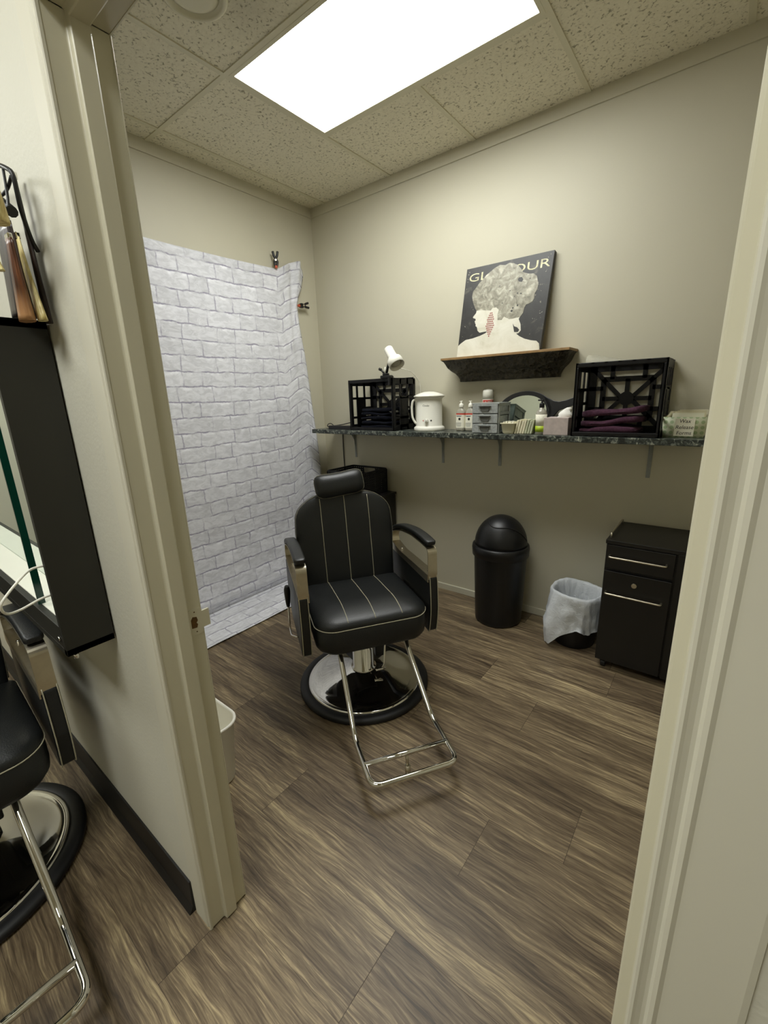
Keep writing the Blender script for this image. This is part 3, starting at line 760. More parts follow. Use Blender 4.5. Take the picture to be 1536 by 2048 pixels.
# ------------------------------------------------------------------ milk crates lying on their side (opening faces -y)
def crate(name_label, x0, x1, z0, h, group):
    t = thing('milk_crate', name_label, 'crate', ((x0+x1)/2, -.14, z0), 0, group)
    W = (x1-x0); D0, D1 = -.132, .134; hw = W/2
    def gridface(fn, U, V, us, vs, bw, th, skip=()):
        bm_ = BM()
        for u in us: obox(bm_, fn(u, 0), fn(u, V), Vector(fn(u+bw, 0))-Vector(fn(u, 0)), th)
        for v in vs: obox(bm_, fn(0, v), fn(U, v), Vector(fn(0, v+bw))-Vector(fn(0, v)), th)
        return bm_
    # rim around the opening
    bm = BM(); e = .022
    for lo, hi in (((-hw, D0, 0), (hw, D0+.03, e)), ((-hw, D0, h-e), (hw, D0+.03, h)), ((-hw, D0, e), (-hw+.016, D0+.03, h-e)), ((hw-.016, D0, e), (hw, D0+.03, h-e))): box(bm, lo, hi)
    obj('rim', bm, m_crate, t, bevel=.003)
    # back panel with its spokes
    bm = BM(); th = (0, .006, 0); yb = D1-.004
    def b2(u0_, v0_, u1_, v1_, w_):
        d = Vector((u1_-u0_, 0, v1_-v0_)); n_ = Vector((-d.z, 0, d.x)).normalized()*w_*1.55
        obox(bm, (u0_, yb, v0_), (u1_, yb, v1_), n_, th)
    w2, hh = hw-.012, h
    for a in ((-w2, .016, w2, .016, .03), (-w2, hh-.016, w2, hh-.016, .03), (-w2+.012, .0, -w2+.012, hh, .03), (w2-.012, 0, w2-.012, hh, .03)): b2(*a)
    iu, iv0, iv1 = w2*.62, hh*.22, hh*.78
    for a in ((-iu, iv0, iu, iv0, .017), (-iu, iv1, iu, iv1, .017), (-iu, iv0, -iu, iv1, .017), (iu, iv0, iu, iv1, .017)): b2(*a)
    cv = hh/2
    for sx in (-1, 1):
        for vv in (0.03, hh-.03): b2(sx*(w2-.02), vv, sx*.02, cv, .014)
        b2(sx*iu, cv, 0, cv, .014)
        for fv in (.35, .65): b2(sx*w2, hh*fv, sx*iu, hh*fv, .014)
        for vv0, vv1 in ((0, iv0), (hh, iv1)): b2(sx*.075, vv0, sx*.075, vv1, .014)
    for vv in (iv0, iv1): b2(0, vv, 0, cv, .014)
    prism(bm, [(.036*math.cos(a*PI/8), cv+.036*math.sin(a*PI/8)) for a in range(16)], yb-.004, yb+.003, lambda u, v, d: (u, d, v))
    obj('back_panel', bm, m_crate, t)
    # sides (x = +-hw): slots; one grip bar
    for s in (-1, 1):
        bm = BM(); xx = s*(hw-.004); L = D1-D0
        for f in (.0, .33, .64, 1.0): 
            yy = D0+L*f; wbar = .024 if f in (.0, 1.0) else .018
            yy = min(max(yy, D0+wbar/2), D1-wbar/2)
            obox(bm, (xx, yy, 0), (xx, yy, h), (0, wbar, 0), (.006, 0, 0))
        for f in (.06, .25, .64, .94): obox(bm, (xx, D0, h*f), (xx, D1, h*f), (0, 0, .016 if f not in (.06, .94) else .036), (.006, 0, 0))
        obox(bm, (xx, D0+L*.64, h*.44), (xx, D1, h*.44), (0, 0, .016), (.006, 0, 0))
        box(bm, (xx-.003, D0+L*.35, h*.06), (xx+.003, D0+L*.62, h*.64))
        obj('side_panel', bm, m_crate, t)
    for zz in (.004, h-.004):
        bm = BM()
        for f in (.02, .2, .35, .5, .65, .8, .98): obox(bm, (-hw+W*f, D0, zz), (-hw+W*f, D1, zz), (.014, 0, 0), (0, 0, .006))
        for f in (.07, .3, .55, .78, .96): obox(bm, (-hw, D0+(D1-D0)*f, zz), (hw, D0+(D1-D0)*f, zz), (0, .016, 0), (0, 0, .006))
        obj('slatted_side', bm, m_crate, t)
    return t
crate('black milk crate on its side holding navy towels, with the clip lamp on top', .545, .945, SZ, .350, 'milk crates on the counter')
crate('black milk crate on its side holding plum towels, right part of the counter', 2.092, 2.487, SZ, .360, 'milk crates on the counter')

# folded towels
def towel(name_lbl, cx, cy, z, wx, wy, th, mat, group, seed, tilt=0.0, droop=.01):
    bm = BM(); n = 26; rings = []
    for i in range(n+1):
        u = -wx/2+wx*i/n; r_ = []
        e = 1-.35*max(0, abs(i/n-.5)*2-.8)/.2
        for (a_, b_) in rrect(wy, th, th*.46, 4):
            k = noise.noise(Vector((u*9, a_*9, seed)))*.009+noise.noise(Vector((u*22, a_*20, seed+5)))*.003+(.006*math.sin(u*22+seed)*(1 if b_ > 0 else .3))
            r_.append((u, a_*e+.004*noise.noise(Vector((u*12, seed, 0))), b_*e*(1+.25*noise.noise(Vector((u*14, a_*3, seed+2))))+k+u*tilt))
        rings.append(r_)
    loft(bm, rings)
    o = obj('folded_towel', bm, mat, smooth=True); o.location = (cx, cy, z+th/2)
    tag(o, name_lbl, 'towel', group); return o
zz = SZ+.012
nv = ['lowest', 'second from the bottom', 'third from the bottom', 'fourth from the bottom', 'topmost']
for k in range(5):
    towel('dark navy folded towel, %s of the stack in the left crate' % nv[k], .735+.006*math.sin(k*2), -.135, zz, .30-.006*k, .19, .0215, m_navy, 'navy towels in the left crate', k*3.1, .0)
    zz += .0300
zz = SZ+.014
for k, (dx, wd) in enumerate(((-.008, .28), (.0, .285), (.006, .29))):
    towel(['plum folded towel, lowest of three in the right crate', 'plum folded towel between two others in the right crate', 'plum folded towel, topmost of three in the right crate'][k], 2.262+dx, -.137, zz+(.006 if k == 2 else 0), wd, .18, .031, m_plum, 'plum towels in the right crate', 20+k*4.7, [.02, .06, .10][k])
    zz += .041

# clip lamp on the left crate
t = thing('clip_lamp', 'white clip-on spot lamp with black arm gripping the left crate', 'lamp', (.882, -.262, SZ+.350))
bm = BM(); box(bm, (-.035, -.022, -.002), (.045, .022, .018)); box(bm, (.03, -.022, -.05), (.05, .022, .014)); box(bm, (-.02, -.016, .016), (.02, .016, .032)); obj('clamp', bm, m_black, t, bevel=.006)
bm = BM(); tube(bm, [(-.012, 0, .028), (-.045, 0, .062)], .0065, 10); tube(bm, [(-.038, 0, .055), (-.055, 0, .062)], .009, 10); obj('clamp_handle', bm, m_black, t)
bm = BM(); tube(bm, [(.004, 0, .025), (.036, -.004, .118), (.062, -.012, .118)], .0085, 10); obj('arm', bm, m_black, t)
bm = BM(); tube(bm, [(-.012, 0, .03), (-.004, 0, .072)], .004, 8); obj('tilt_knob', bm, m_whitep, t)
hc = Vector((.084, -.022, .116)); ax = Vector((.62, -.18, -.76)).normalized()
zq = Vector((0, 0, 1)).rotation_difference(ax).to_matrix()
def hl(bm, prof, seg=40):
    rings = [[hc+zq@Vector((1.15*r*math.cos(2*PI*i/seg), 1.15*r*math.sin(2*PI*i/seg), 1.15*z)) for i in range(seg)] for r, z in prof]
    loft(bm, rings, cap0=True, cap1=True)
bm = BM(); hl(bm, [(.018, -.080), (.0245, -.076), (.0265, -.068), (.0265, -.012), (.034, -.002), (.0425, .008), (.0445, .018), (.0445, .050), (.0425, .050), (.0420, .020), (.03, .006), (.0, .004)]); sh = obj('lamp_shade', bm, m_white, t)
for f in sh.data.polygons: f.use_smooth = True
bm = BM(); hl(bm, [(.012, .006), (.028, .022), (.029, .034), (.024, .039), (.0, .040)]); obj('bulb', bm, pbr('frosted_bulb', (150,146,128), .35), t)
bm = BM(); tube(bm, smooth_path([(.03, 0, .09), (.055, .03, .068), (.08, .10, .055), (.095, .17, .035), (.105, .225, -.01), (.112, .248, -.06), (.11, .252, -.16), (.085, .252, -.32), (.06, .252, -.345)], 8), .0026, 8); obj('power_cord', bm, m_whitep, t)

# power strip and its cable at the left end
t = thing('power_strip', 'flat black power strip lying at the left end of the counter', 'power strip', (.40, -.17, SZ))
bm = BM(); box(bm, (-.10, -.085, .0), (.135, -.03, .028)); obj('strip_body', bm, m_black, t, bevel=.003)
bm = BM(); tube(bm, smooth_path([(-.09, -.02, .012), (-.17, .02, .035), (-.215, .03, .03), (-.238, .045, .012), (-.235, .08, .006), (-.20, .155, .004), (-.165, .162, -.02)], 8)[:-8], .0035, 8)
tube(bm, smooth_path([(.10, -.02, .045), (.03, .03, .045), (-.05, .03, .03), (-.13, .0, .02)], 8), .0035, 8); obj('cord', bm, m_black, t)
bm = BM(); tube(bm, smooth_path([(.215, -.005, SZ-.03), (.213, -.008, SZ-.15), (.214, -.0075, SZ-.3), (.225, -.008, SZ-.42), (.25, -.0085, .72), (.27, -.009, .5), (.3, -.009, .3)], 8), .0038, 8)
tag(obj('power_cable', bm, m_black), 'black cable hanging down the wall beneath the left end of the counter', 'cable')

# ceramic pot with spout knob
t = thing('wax_pot', 'white lidded electric pot with a side handle between crate and pump bottles', 'pot', (1.142, -.135, SZ)); 
bm = BM(); lathe(bm, [(0, 0), (.100, 0), (.103, .006), (.103, .020), (.097, .027), (.090, .029), (.087, .035), (.086, .20), (.085, .205), (.094, .214), (.100, .216), (.100, .220), (0, .220)], seg=64); pb = obj('pot_body', bm, m_white, t)
bm = BM(); lathe(bm, [(.098, .219), (.104, .222), (.103, .227), (.085, .236), (.06, .245), (.03, .252), (0, .254)], seg=64); obj('lid', bm, m_white, t)
for n_ in ('pot_body', 'lid'):
    for f in bpy.data.objects[n_].data.polygons: f.use_smooth = len(f.vertices) == 4
va = math.atan2(-2.52, 1.58)          # direction in which the pot's front looks
vd = Vector((math.cos(va), math.sin(va), 0)); vs_ = Vector((vd.y, -vd.x, 0))  # vs_: to the viewer's left
bm = BM(); tube(bm, smooth_path([vs_*.082+Vector((0, 0, .205)), vs_*.108+Vector((0, 0, .195)), vs_*.116+Vector((0, 0, .15)), vs_*.112+Vector((0, 0, .09)), vs_*.095+Vector((0, 0, .055)), vs_*.083+Vector((0, 0, .05))], 6), .0075, 10); obj('handle', bm, m_white, t)
def cyl_fn(c, r, az0):
    return lambda u, v, d: (c[0]+(r+d)*math.cos(az0+u/r), c[1]+(r+d)*math.sin(az0+u/r), c[2]+v)
fnp = cyl_fn((0, 0, 0), .0862, va)
bm = BM(); text_bm(bm, 'Cooks', .017, fnp, ital=.3, thick=.0006, ox=-.024, oy=.165); obj('maker_lettering', bm, m_ink, t)
bm = BM(); prism(bm, [(-.030, .062), (-.030, .076), (-.037, .069)], .0003, .0012, lambda u, v, d: fnp(u-.008, v, d)); obj('red_mark', bm, m_red, t)
bm = BM(); prism(bm, [(.012+.0055*math.cos(a*PI/6), .069+.0055*math.sin(a*PI/6)) for a in range(12)], .0003, .0012, fnp); obj('dark_mark', bm, m_ink, t)
bm = BM(); k0 = Vector(fnp(-.018, .069, 0)); kd = Vector((k0.x, k0.y, 0)).normalized(); tube(bm, [k0, k0+kd*.014], .012, 16); tube(bm, [k0+kd*.013+Vector((0, 0, .012)), k0+kd*.013-Vector((0, 0, .012))], .005, 8); obj('dial_knob', bm, m_white, t)

# two pump bottles with red-topped labels
def pump(x, y, lbl):
    t = thing('pump_bottle', lbl, 'bottle', (x, y, SZ), 0, 'clear pump bottles with white and red labels')
    bm = BM(); loft(bm, [[(a, b, z) for a, b in rrect(wx, wy, r_, 5)] for wx, wy, r_, z in ((.050, .036, .012, 0), (.060, .044, .015, .004), (.061, .045, .015, .012), (.061, .045, .015, .105), (.058, .042, .015, .120), (.044, .034, .014, .134), (.026, .026, .0125, .142), (.024, .024, .0118, .150))])
    obj('bottle_body', bm, m_clear, t, smooth=False)
    for f in bpy.data.objects[[o_.name for o_ in t.children][-1]].data.polygons: f.use_smooth = len(f.vertices) == 4
    bm = BM(); loft(bm, [[(a, b, z) for a, b in rrect(.0622, .0462, .0155, 5)] for z in (.020, .109)], mat=0, cap0=False, cap1=False)
    loft(bm, [[(a, b, z) for a, b in rrect(.0626, .0466, .0155, 5)] for z in (.103, .112)], mat=1, cap0=False, cap1=False)
    fn = lambda u, v, d: (u, -.0233-d, v)
    for zz_, ww, n_ in ((.096, .040, 2), (.0925, .030, 2), (.052, .038, 3), (.045, .034, 3), (.038, .036, 3), (.031, .026, 3)): prism(bm, [(-ww/2-.004, zz_-.001), (ww/2-.004, zz_-.001), (ww/2-.004, zz_+.001), (-ww/2-.004, zz_+.001)], .0001, .0004, fn, mat=n_)
    prism(bm, [(.0+.008*math.cos(a*PI/8), .076+.008*math.sin(a*PI/8)) for a in range(16)], .0001, .0005, fn, mat=4)
    obj('label', bm, [m_cardw, m_red, m_blue, m_inkg, m_ink], t, label='white label with a red top band')
    bm = BM(); lathe(bm, [(0, .148), (.0155, .148), (.0155, .163), (.012, .170), (.006, .174), (.005, .184), (.0, .184)], seg=24); box(bm, (-.012, -.005, .182), (.008, .005, .188)); obj('pump_head', bm, m_whitep, t, bevel=.0015)
    return t
pump(1.372, -.115, 'clear pump bottle with white and red label, next to the white pot')
pump(1.438, -.115, 'clear pump bottle with white and red label, next to the grey drawers')

# grey three-drawer unit
t = thing('drawer_unit', 'small grey plastic three-drawer unit standing on the counter', 'drawers', (1.605, -.165, SZ)); 
bm = BM(); hw, y0_, y1_, hh = .085, -.095, .070, .172
for zz_ in (0.0, .057, .114, hh-.006): box(bm, (-hw, y0_+.006, zz_), (hw, y1_, zz_+.006))
for s in (-1, 1):
    for lo, hi in (((y0_+.004, 0), (y0_+.02, hh)), ((y1_-.014, 0), (y1_, hh))): box(bm, (s*hw-(.006 if s > 0 else 0), lo[0], 0), (s*hw+(0 if s > 0 else .006), hi[0], hh))
    for zz_ in (.0, .05, .107, hh-.016): box(bm, (s*hw-(.0058 if s > 0 else 0), y0_+.02, zz_), (s*hw+(0 if s > 0 else .0058), y1_-.014, zz_+.015))
box(bm, (-hw, y1_-.004, 0), (hw, y1_, hh)); box(bm, (-hw-.002, y0_-.002, hh-.004), (hw+.002, y1_+.002, hh+.004))
obj('unit_frame', bm, m_gray, t, bevel=.002)
for k in range(3):
    z0_ = .004+.0565*k; hgt = .051; bm = BM(); box(bm, (-hw+.007, y0_-.004, z0_), (hw-.007, y0_+.003, z0_+hgt))
    for lo, hi in (((-hw+.008, y0_, z0_+.001), (hw-.008, y1_-.012, z0_+.004)), ((-hw+.008, y0_, z0_), (-hw+.011, y1_-.012, z0_+.042)), ((hw-.011, y0_, z0_), (hw-.008, y1_-.012, z0_+.042))): box(bm, lo, hi)
    d = obj('drawer', bm, m_grayw, t, bevel=.002)
    bm = BM(); prism(bm, [(-.032, .042), (.032, .042), (.026, .018), (.02, .010), (-.02, .010), (-.026, .018)], -.0005, .003, lambda u, v, dd: (u, y0_-.0045-dd, z0_+v)); box(bm, (-.038, y0_-.015, z0_+.0385), (.038, y0_-.004, z0_+.0425)); obj('drawer_handle', bm, m_grayd, d, bevel=.001)

# spray can behind the drawers
t = thing('spray_can', 'white spray can with red band standing behind the grey drawers', 'spray can', (1.519, -.042, SZ))
bm = BM(); lathe(bm, [(0, 0), (.031, 0), (.033, .004), (.033, .192), (.031, .198), (0, .198)], seg=40); obj('can', bm, m_white, t, smooth=False)
bm = BM(); lathe(bm, [(.0, .190), (.0325, .190), (.0325, .232), (.030, .246), (.024, .252), (.022, .240), (.0, .236)], seg=40); prism(bm, [(-.02, .236), (.02, .236), (.02, .252), (-.004, .255), (-.02, .242)], -.012, .012, lambda u, v, d: (u, d, v)); obj('cap', bm, m_whitep, t)
fc = cyl_fn((0, 0, 0), .0333, va)
bm = BM(); prism(bm, [(-.042+.084*k/14, .154) for k in range(15)]+[(.042-.084*k/14, .190) for k in range(15)], 0, .0004, fc); lb = obj('red_band', bm, m_red, t)
bm = BM(); text_bm(bm, 'LA PPPS', .017, fc, thick=.0009, oy=.178, ox=-.002); obj('band_lettering', bm, m_whitep, t)

# hand mirror leaning against the wall
t = thing('hand_mirror', 'large black oval hand mirror leaning on the wall behind the bottles', 'mirror', (1.755, -.062, SZ+.108)); t.rotation_euler = (rad(-9), rad(-7), 0)
def ell(a, b, n=48): return [(a*math.cos(2*PI*k/n), b*math.sin(2*PI*k/n)) for k in range(n)]
bm = BM(); A = ell(.172, .128); B = ell(.141, .103)
for d0, d1 in ((0, 0),):
    n_ = len(A); V = {}
    for key, ring, d in (('a0', A, -.006), ('a1', A, .006), ('b0', B, -.006), ('b1', B, .006)): V[key] = [bm.verts.new((x, d, z)) for x, z in ring]
    for i in range(n_):
        j = (i+1) % n_
        for p, q in (('a0', 'a1'), ('a1', 'b1'), ('b1', 'b0'), ('b0', 'a0')): bm.faces.new((V[p][i], V[p][j], V[q][j], V[q][i]))
hnd = [(.125, .085), (.155, .065), (.18, .048), (.21, .038), (.25, .040), (.30, .052), (.33, .054), (.335, .02), (.30, .010), (.25, -.002), (.21, -.012), (.18, -.040), (.14, -.085), (.155, 0)]
prism(bm, hnd, -.006, .006, lambda u, v, d: (u, d, v)); obj('mirror_frame', bm, m_black, t, bevel=.002)
bm = BM(); prism(bm, ell(.1415, .1035), -.002, .003, lambda u, v, d: (u, d, v)); obj('mirror_glass', bm, m_mirror, t)

# small items in front of the mirror
t = thing('plastic_basket', 'small white plastic tub between the grey drawers and the paper strips', 'tub', (1.742, -.215, SZ)); 
bm = BM()
loft(bm, [[(a, b, z) for a, b in rrect(wx, wy, .012, 4)] for wx, wy, z in ((.058, .07, 0), (.066, .08, .012), (.080, .094, .058), (.090, .104, .058), (.090, .104, .062), (.076, .090, .062), (.062, .076, .014), (.055, .066, .006))]); obj('tub_body', bm, m_cream, t)
bm = BM()
for k in range(5): obox(bm, (-.026+.012*k, .0, .012), (-.029+.013*k, .004*((k*7) % 3), .068+.003*(k % 2)), (.009, 0, 0), (0, .05, 0))
obj('folded_papers', bm, m_cardw, t)
t = thing('paper_strips', 'stack of cream and pale green paper strips leaning beside the white tub', 'paper strips', (1.83, -.20, SZ))
for k in range(7):
    bm = BM(); x0_ = -.048+.014*k; obox(bm, (x0_, 0, .002), (x0_+.016, 0, .078+.004*math.sin(k*2.3)), (.012, 0, 0), (0, .085-.004*k, 0))
    obj('strip_bundle', bm, m_cream if k < 4 else m_creamg, t, bevel=.0015)
t = thing('label_bottle', 'clear pump bottle with white and lime green label and black pump', 'bottle', (1.914, -.205, SZ))
bm = BM(); lathe(bm, [(0, 0), (.027, 0), (.0295, .004), (.0295, .105), (.027, .122), (.018, .133), (.012, .138), (.012, .146), (0, .146)], seg=40); obj('bottle_body', bm, m_clear, t)
for f in t.children[-1].data.polygons: f.use_smooth = len(f.vertices) == 4
bm = BM(); lathe(bm, [(.0299, .046), (.0299, .108)], seg=40, mat=0); lathe(bm, [(.0300, .014), (.0300, .046)], seg=40, mat=1)
fb = cyl_fn((0, 0, 0), .0302, math.atan2(-2.45, .8))
for zz_, ww in ((.098, .03), (.094, .024), (.078, .03)): prism(bm, [(-ww/2, zz_), (ww/2, zz_), (ww/2, zz_+.0015), (-ww/2, zz_+.0015)], .0001, .0004, fb, mat=2)
obj('label', bm, [m_cardw, m_lime, m_inkg], t, label='white label with a lime green lower band')
bm = BM(); lathe(bm, [(0, .144), (.013, .144), (.0135, .166), (.006, .169), (.005, .182), (0, .182)], seg=20); box(bm, (-.022, -.006, .180), (.008, .006, .188)); obj('pump_head', bm, m_black, t, bevel=.0015)
t = thing('tissue_box', 'mauve tissue box with a tissue pulled out, left of the towel crate', 'tissue box', (2.006, -.185, SZ))
bm = BM(); box(bm, (-.064, -.060, 0), (.064, .06, .092)); obj('box', bm, m_boxpink, t, bevel=.002)
bm = BM(); rings = []
for k in range(9):
    q = k/8; rr_ = .022*(1-q)**.7+.008; rings.append([(.020+.024*q+rr_*1.3*(1+.3*math.sin(3*a+k))*math.cos(a), rr_*.6*(1+.25*math.cos(2*a+k))*math.sin(a), .088+.055*q) for a in [2*PI*i/16 for i in range(16)]])
loft(bm, rings); obj('tissue', bm, m_tissue, t, smooth=True)

# plastic bag lying on the right crate
bm = BM(); n1, n2 = 24, 12; G = []
for i in range(n1+1):
    u = i/n1; r_ = []
    for k in range(n2+1):
        a = PI*k/n2; hgt = .040*(1-u)**1.3*(1+.25*noise.noise(Vector((u*6, a, 1))))+.004
        r_.append((2.115+.20*u, -.11+.07*math.cos(a)*(1-.3*u), SZ+.362+hgt*math.sin(a)+.0015))
    G.append([bm.verts.new(p) for p in r_])
for i in range(n1):
    for k in range(n2): f = bm.faces.new((G[i][k], G[i+1][k], G[i+1][k+1], G[i][k+1])); f.smooth = True
tag(obj('plastic_bag', bm, m_bag), 'crumpled clear plastic bag lying on top of the towel crate', 'bag')

# forms box
t = thing('forms_box', 'green dotted card box of waiver forms at the right end of the counter', 'box', (2.572, -.155, SZ)); 
bm = BM(); hw = .079; ht = .094
loft(bm, [[(sx*(hw+f_*.008), sy*(.052+f_*.004), z) for sx, sy in ((1, 1), (-1, 1), (-1, -1), (1, -1))] for f_, z in ((0, 0), (1, ht))], cap1=False)
o = obj('card_box', bm, m_dots, t); md = o.modifiers.new('s', 'SOLIDIFY'); md.thickness = .002
bm = BM(); fy = lambda u, v, d: (u, -.0535-.004*v/ht-d, v)
prism(bm, [(-.036, .008), (.040, .008), (.042, .088), (-.034, .088)], 0, .0012, fy); lb = obj('paper_label', bm, m_cardw, t, label='white label reading Wax Release Forms')
bm = BM()
for s_, v_ in (('Wax', .076), ('Release', .048), ('Forms', .022)): text_bm(bm, s_, .024, fy, thick=.0018, ox=.003, oy=v_, sx=.95, ital=.15)
obj('label_lettering', bm, m_ink, lb)
for k, (dy, h_, m_) in enumerate(((-.03, .112, m_cardw), (-.015, .118, m_cream), (.0, .122, m_cream), (.015, .126, m_cardw), (.03, .124, m_cardw))):
    bm = BM(); box(bm, (-.052+.008*k, dy, .006), (.070+.003*k, dy+.003, h_))
    if k == 3: box(bm, (-.03, dy-.0006, h_-.018), (.05, dy, h_-.006), 1)
    obj('form_card', bm, [m_, m_yellow], t)
bm = BM(); tube(bm, [(-.07, -.02, .09), (-.058, -.005, .112), (-.045, .01, .112), (-.04, .02, .08)], .009, 8); obj('rolled_paper', bm, m_cream, t)

# ------------------------------------------------------------------ small wall shelf with embossed tin body, and the canvas on it
t = thing('display_shelf', 'small wall shelf with wood top and embossed dark tin body under the canvas', 'wall shelf', (1.637, 0, 1.662))
bm = BM(); box(bm, (-.388, -.170, -.014), (.390, -.0005, 0)); obj('wood_top', bm, m_kraft, t, bevel=.002)
bm = BM(); rings = []
pr = [(0, 0), (.010, .008), (.018, .024), (.026, .044), (.042, .064), (.060, .080), (.070, .095), (.078, .112), (.080, .130)]
for i_, dz in pr:
    a = .386-i_*1.0; yf_ = -.166+i_*1.35
    rings.append([(-a, -.001, -.014-dz), (-a, yf_, -.014-dz), (-a*.5, yf_, -.014-dz), (0, yf_, -.014-dz), (a*.5, yf_, -.014-dz), (a, yf_, -.014-dz), (a, -.001, -.014-dz)])
loft(bm, rings); obj('tin_body', bm, m_tin, t, smooth=False)

PB0 = Vector((1.326, -.098, 1.6675)); PBX = Vector((.522, 0, 0)); PTY = Vector((.026, .070, .508))
pn = PBX.cross(PTY).normalized()    # towards the room
if pn.y > 0: pn = -pn
cv = lambda u, v, d: PB0+PBX*u+PTY*v+pn*d
t = thing('canvas_picture', 'square canvas print of a white silhouetted woman with red earring, on the small shelf', 'picture')
bm = BM(); prism(bm, [(0, 0), (1, 0), (1, 1), (0, 1)], -.030, 0, lambda u, v, d: cv(u, v, d)); obj('canvas', bm, m_art_bg, t, bevel=.001)
SIL = [(0.0, 0.0), (-0.0, 0.129), (0.031, 0.156), (0.091, 0.192), (0.18, 0.201), (0.273, 0.221), (0.337, 0.243), (0.359, 0.261), (0.322, 0.262), (0.263, 0.257), (0.233, 0.283), (0.219, 0.326), (0.2, 0.339), (0.201, 0.357), (0.191, 0.37), (0.181, 0.396), (0.194, 0.404), (0.188, 0.422), (0.157, 0.434), (0.153, 0.446), (0.186, 0.485), (0.19, 0.51), (0.166, 0.545), (0.133, 0.607), (0.11, 0.679), (0.114, 0.735), (0.15, 0.774), (0.179, 0.814), (0.233, 0.86), (0.256, 0.889), (0.304, 0.918), (0.351, 0.948), (0.411, 0.969), (0.474, 0.955), (0.521, 0.969), (0.571, 0.955), (0.622, 0.925), (0.663, 0.881), (0.691, 0.839), (0.734, 0.822), (0.758, 0.812), (0.811, 0.805), (0.848, 0.776), (0.867, 0.722), (0.878, 0.699), (0.875, 0.638), (0.854, 0.599), (0.855, 0.547), (0.841, 0.517), (0.809, 0.501), (0.774, 0.495), (0.761, 0.465), (0.755, 0.412), (0.724, 0.372), (0.715, 0.352), (0.744, 0.294), (0.757, 0.227), (0.733, 0.201), (0.709, 0.198), (0.749, 0.167), (0.813, 0.133), (0.887, 0.109), (0.947, 0.098), (0.98, 0.067), (0.994, 0.0)]
HAIR = [(0.19, 0.51), (0.166, 0.545), (0.133, 0.607), (0.11, 0.679), (0.114, 0.735), (0.15, 0.774), (0.179, 0.814), (0.233, 0.86), (0.256, 0.889), (0.304, 0.918), (0.351, 0.948), (0.411, 0.969), (0.474, 0.955), (0.521, 0.969), (0.571, 0.955), (0.622, 0.925), (0.663, 0.881), (0.691, 0.839), (0.734, 0.822), (0.758, 0.812), (0.811, 0.805), (0.848, 0.776), (0.867, 0.722), (0.878, 0.699), (0.875, 0.638), (0.854, 0.599), (0.855, 0.547), (0.841, 0.517), (0.809, 0.501), (0.774, 0.495), (0.761, 0.465), (0.755, 0.412), (0.724, 0.372), (0.653, 0.365), (0.604, 0.365), (0.538, 0.401), (0.517, 0.367), (0.466, 0.371), (0.458, 0.439), (0.466, 0.483), (0.431, 0.515), (0.386, 0.516), (0.369, 0.49), (0.31, 0.498), (0.243, 0.512)]
HOLE1 = [(0.653, 0.315), (0.675, 0.28), (0.713, 0.264), (0.739, 0.234), (0.726, 0.213), (0.683, 0.218)]
HOLE2 = [(0.642, 0.775), (0.655, 0.793), (0.685, 0.792), (0.706, 0.764), (0.691, 0.74), (0.657, 0.751)]
bm = BM(); text_bm(bm, 'GLAMOUR', .125, cv, thick=.0006, sx=1.56, ox=.505, oy=.885); obj('lettering', bm, m_art_txt, t)
bm = BM(); prism(bm, SIL, .0006, .0010, cv); obj('silhouette', bm, m_art_skin, t)
bm = BM(); prism(bm, HAIR, .0010, .0014, cv); obj('hair_print', bm, m_art_hair, t)
bm = BM(); prism(bm, HOLE1, .0014, .0017, cv); prism(bm, HOLE2, .0014, .0017, cv)
for u_, v_, r_ in ((.44, .74, .006), (.63, .60, .006), (.66, .63, .009), (.70, .62, .008), (.68, .50, .01), (.63, .48, .009), (.62, .45, .012), (.50, .55, .006), (.57, .67, .006), (.78, .76, .007)):
    prism(bm, [(u_+r_*math.cos(a), v_+r_*math.sin(a)) for a in [2*PI*i/10 for i in range(10)]], .0014, .0017, cv)
obj('dark_flecks', bm, m_art_bg, t)
bm = BM()
for i in range(7):
    for j in range(14):
        u_ = -.054+.018*i+(.009 if j % 2 else 0); v_ = .16+.023*j; c0 = .332; wdt = .056*(1-abs(v_-c0)/(.165 if v_ > c0 else .17))
        if abs(u_) < wdt:
            uu = .381+u_-(.332-v_)*-.02; prism(bm, [(uu-.0075, v_), (uu, v_-.0105), (uu+.0075, v_), (uu, v_+.0105)], .0014, .0018, cv)
obj('earring', bm, pbr('deep_red_print', (140,40,32), .5), t, label='red beaded drop earring printed on the canvas')
# pale specks of the print
bm = BM(); random.seed(11)
for k in range(46):
    u_ = random.choice([random.uniform(.02, .13), random.uniform(.86, .98), random.uniform(.02, .98)]); v_ = random.uniform(.12, .97)
    inside = False; j = len(SIL)-1
    for i in range(len(SIL)):
        (xi, yi), (xj, yj) = SIL[i], SIL[j]
        if (yi > v_) != (yj > v_) and u_ < (xj-xi)*(v_-yi)/(yj-yi+1e-9)+xi: inside = not inside
        j = i
    if inside: continue
    r_ = random.uniform(.002, .006); a0 = random.uniform(0, 3)
    prism(bm, [(u_+r_*(1.6*math.cos(a)*math.cos(a0)-.6*math.sin(a)*math.sin(a0)), v_+r_*(1.6*math.cos(a)*math.sin(a0)+.6*math.sin(a)*math.cos(a0))) for a in [2*PI*i/7 for i in range(7)]], .0003, .0007, cv)
obj('pale_flecks', bm, m_art_hair, t)

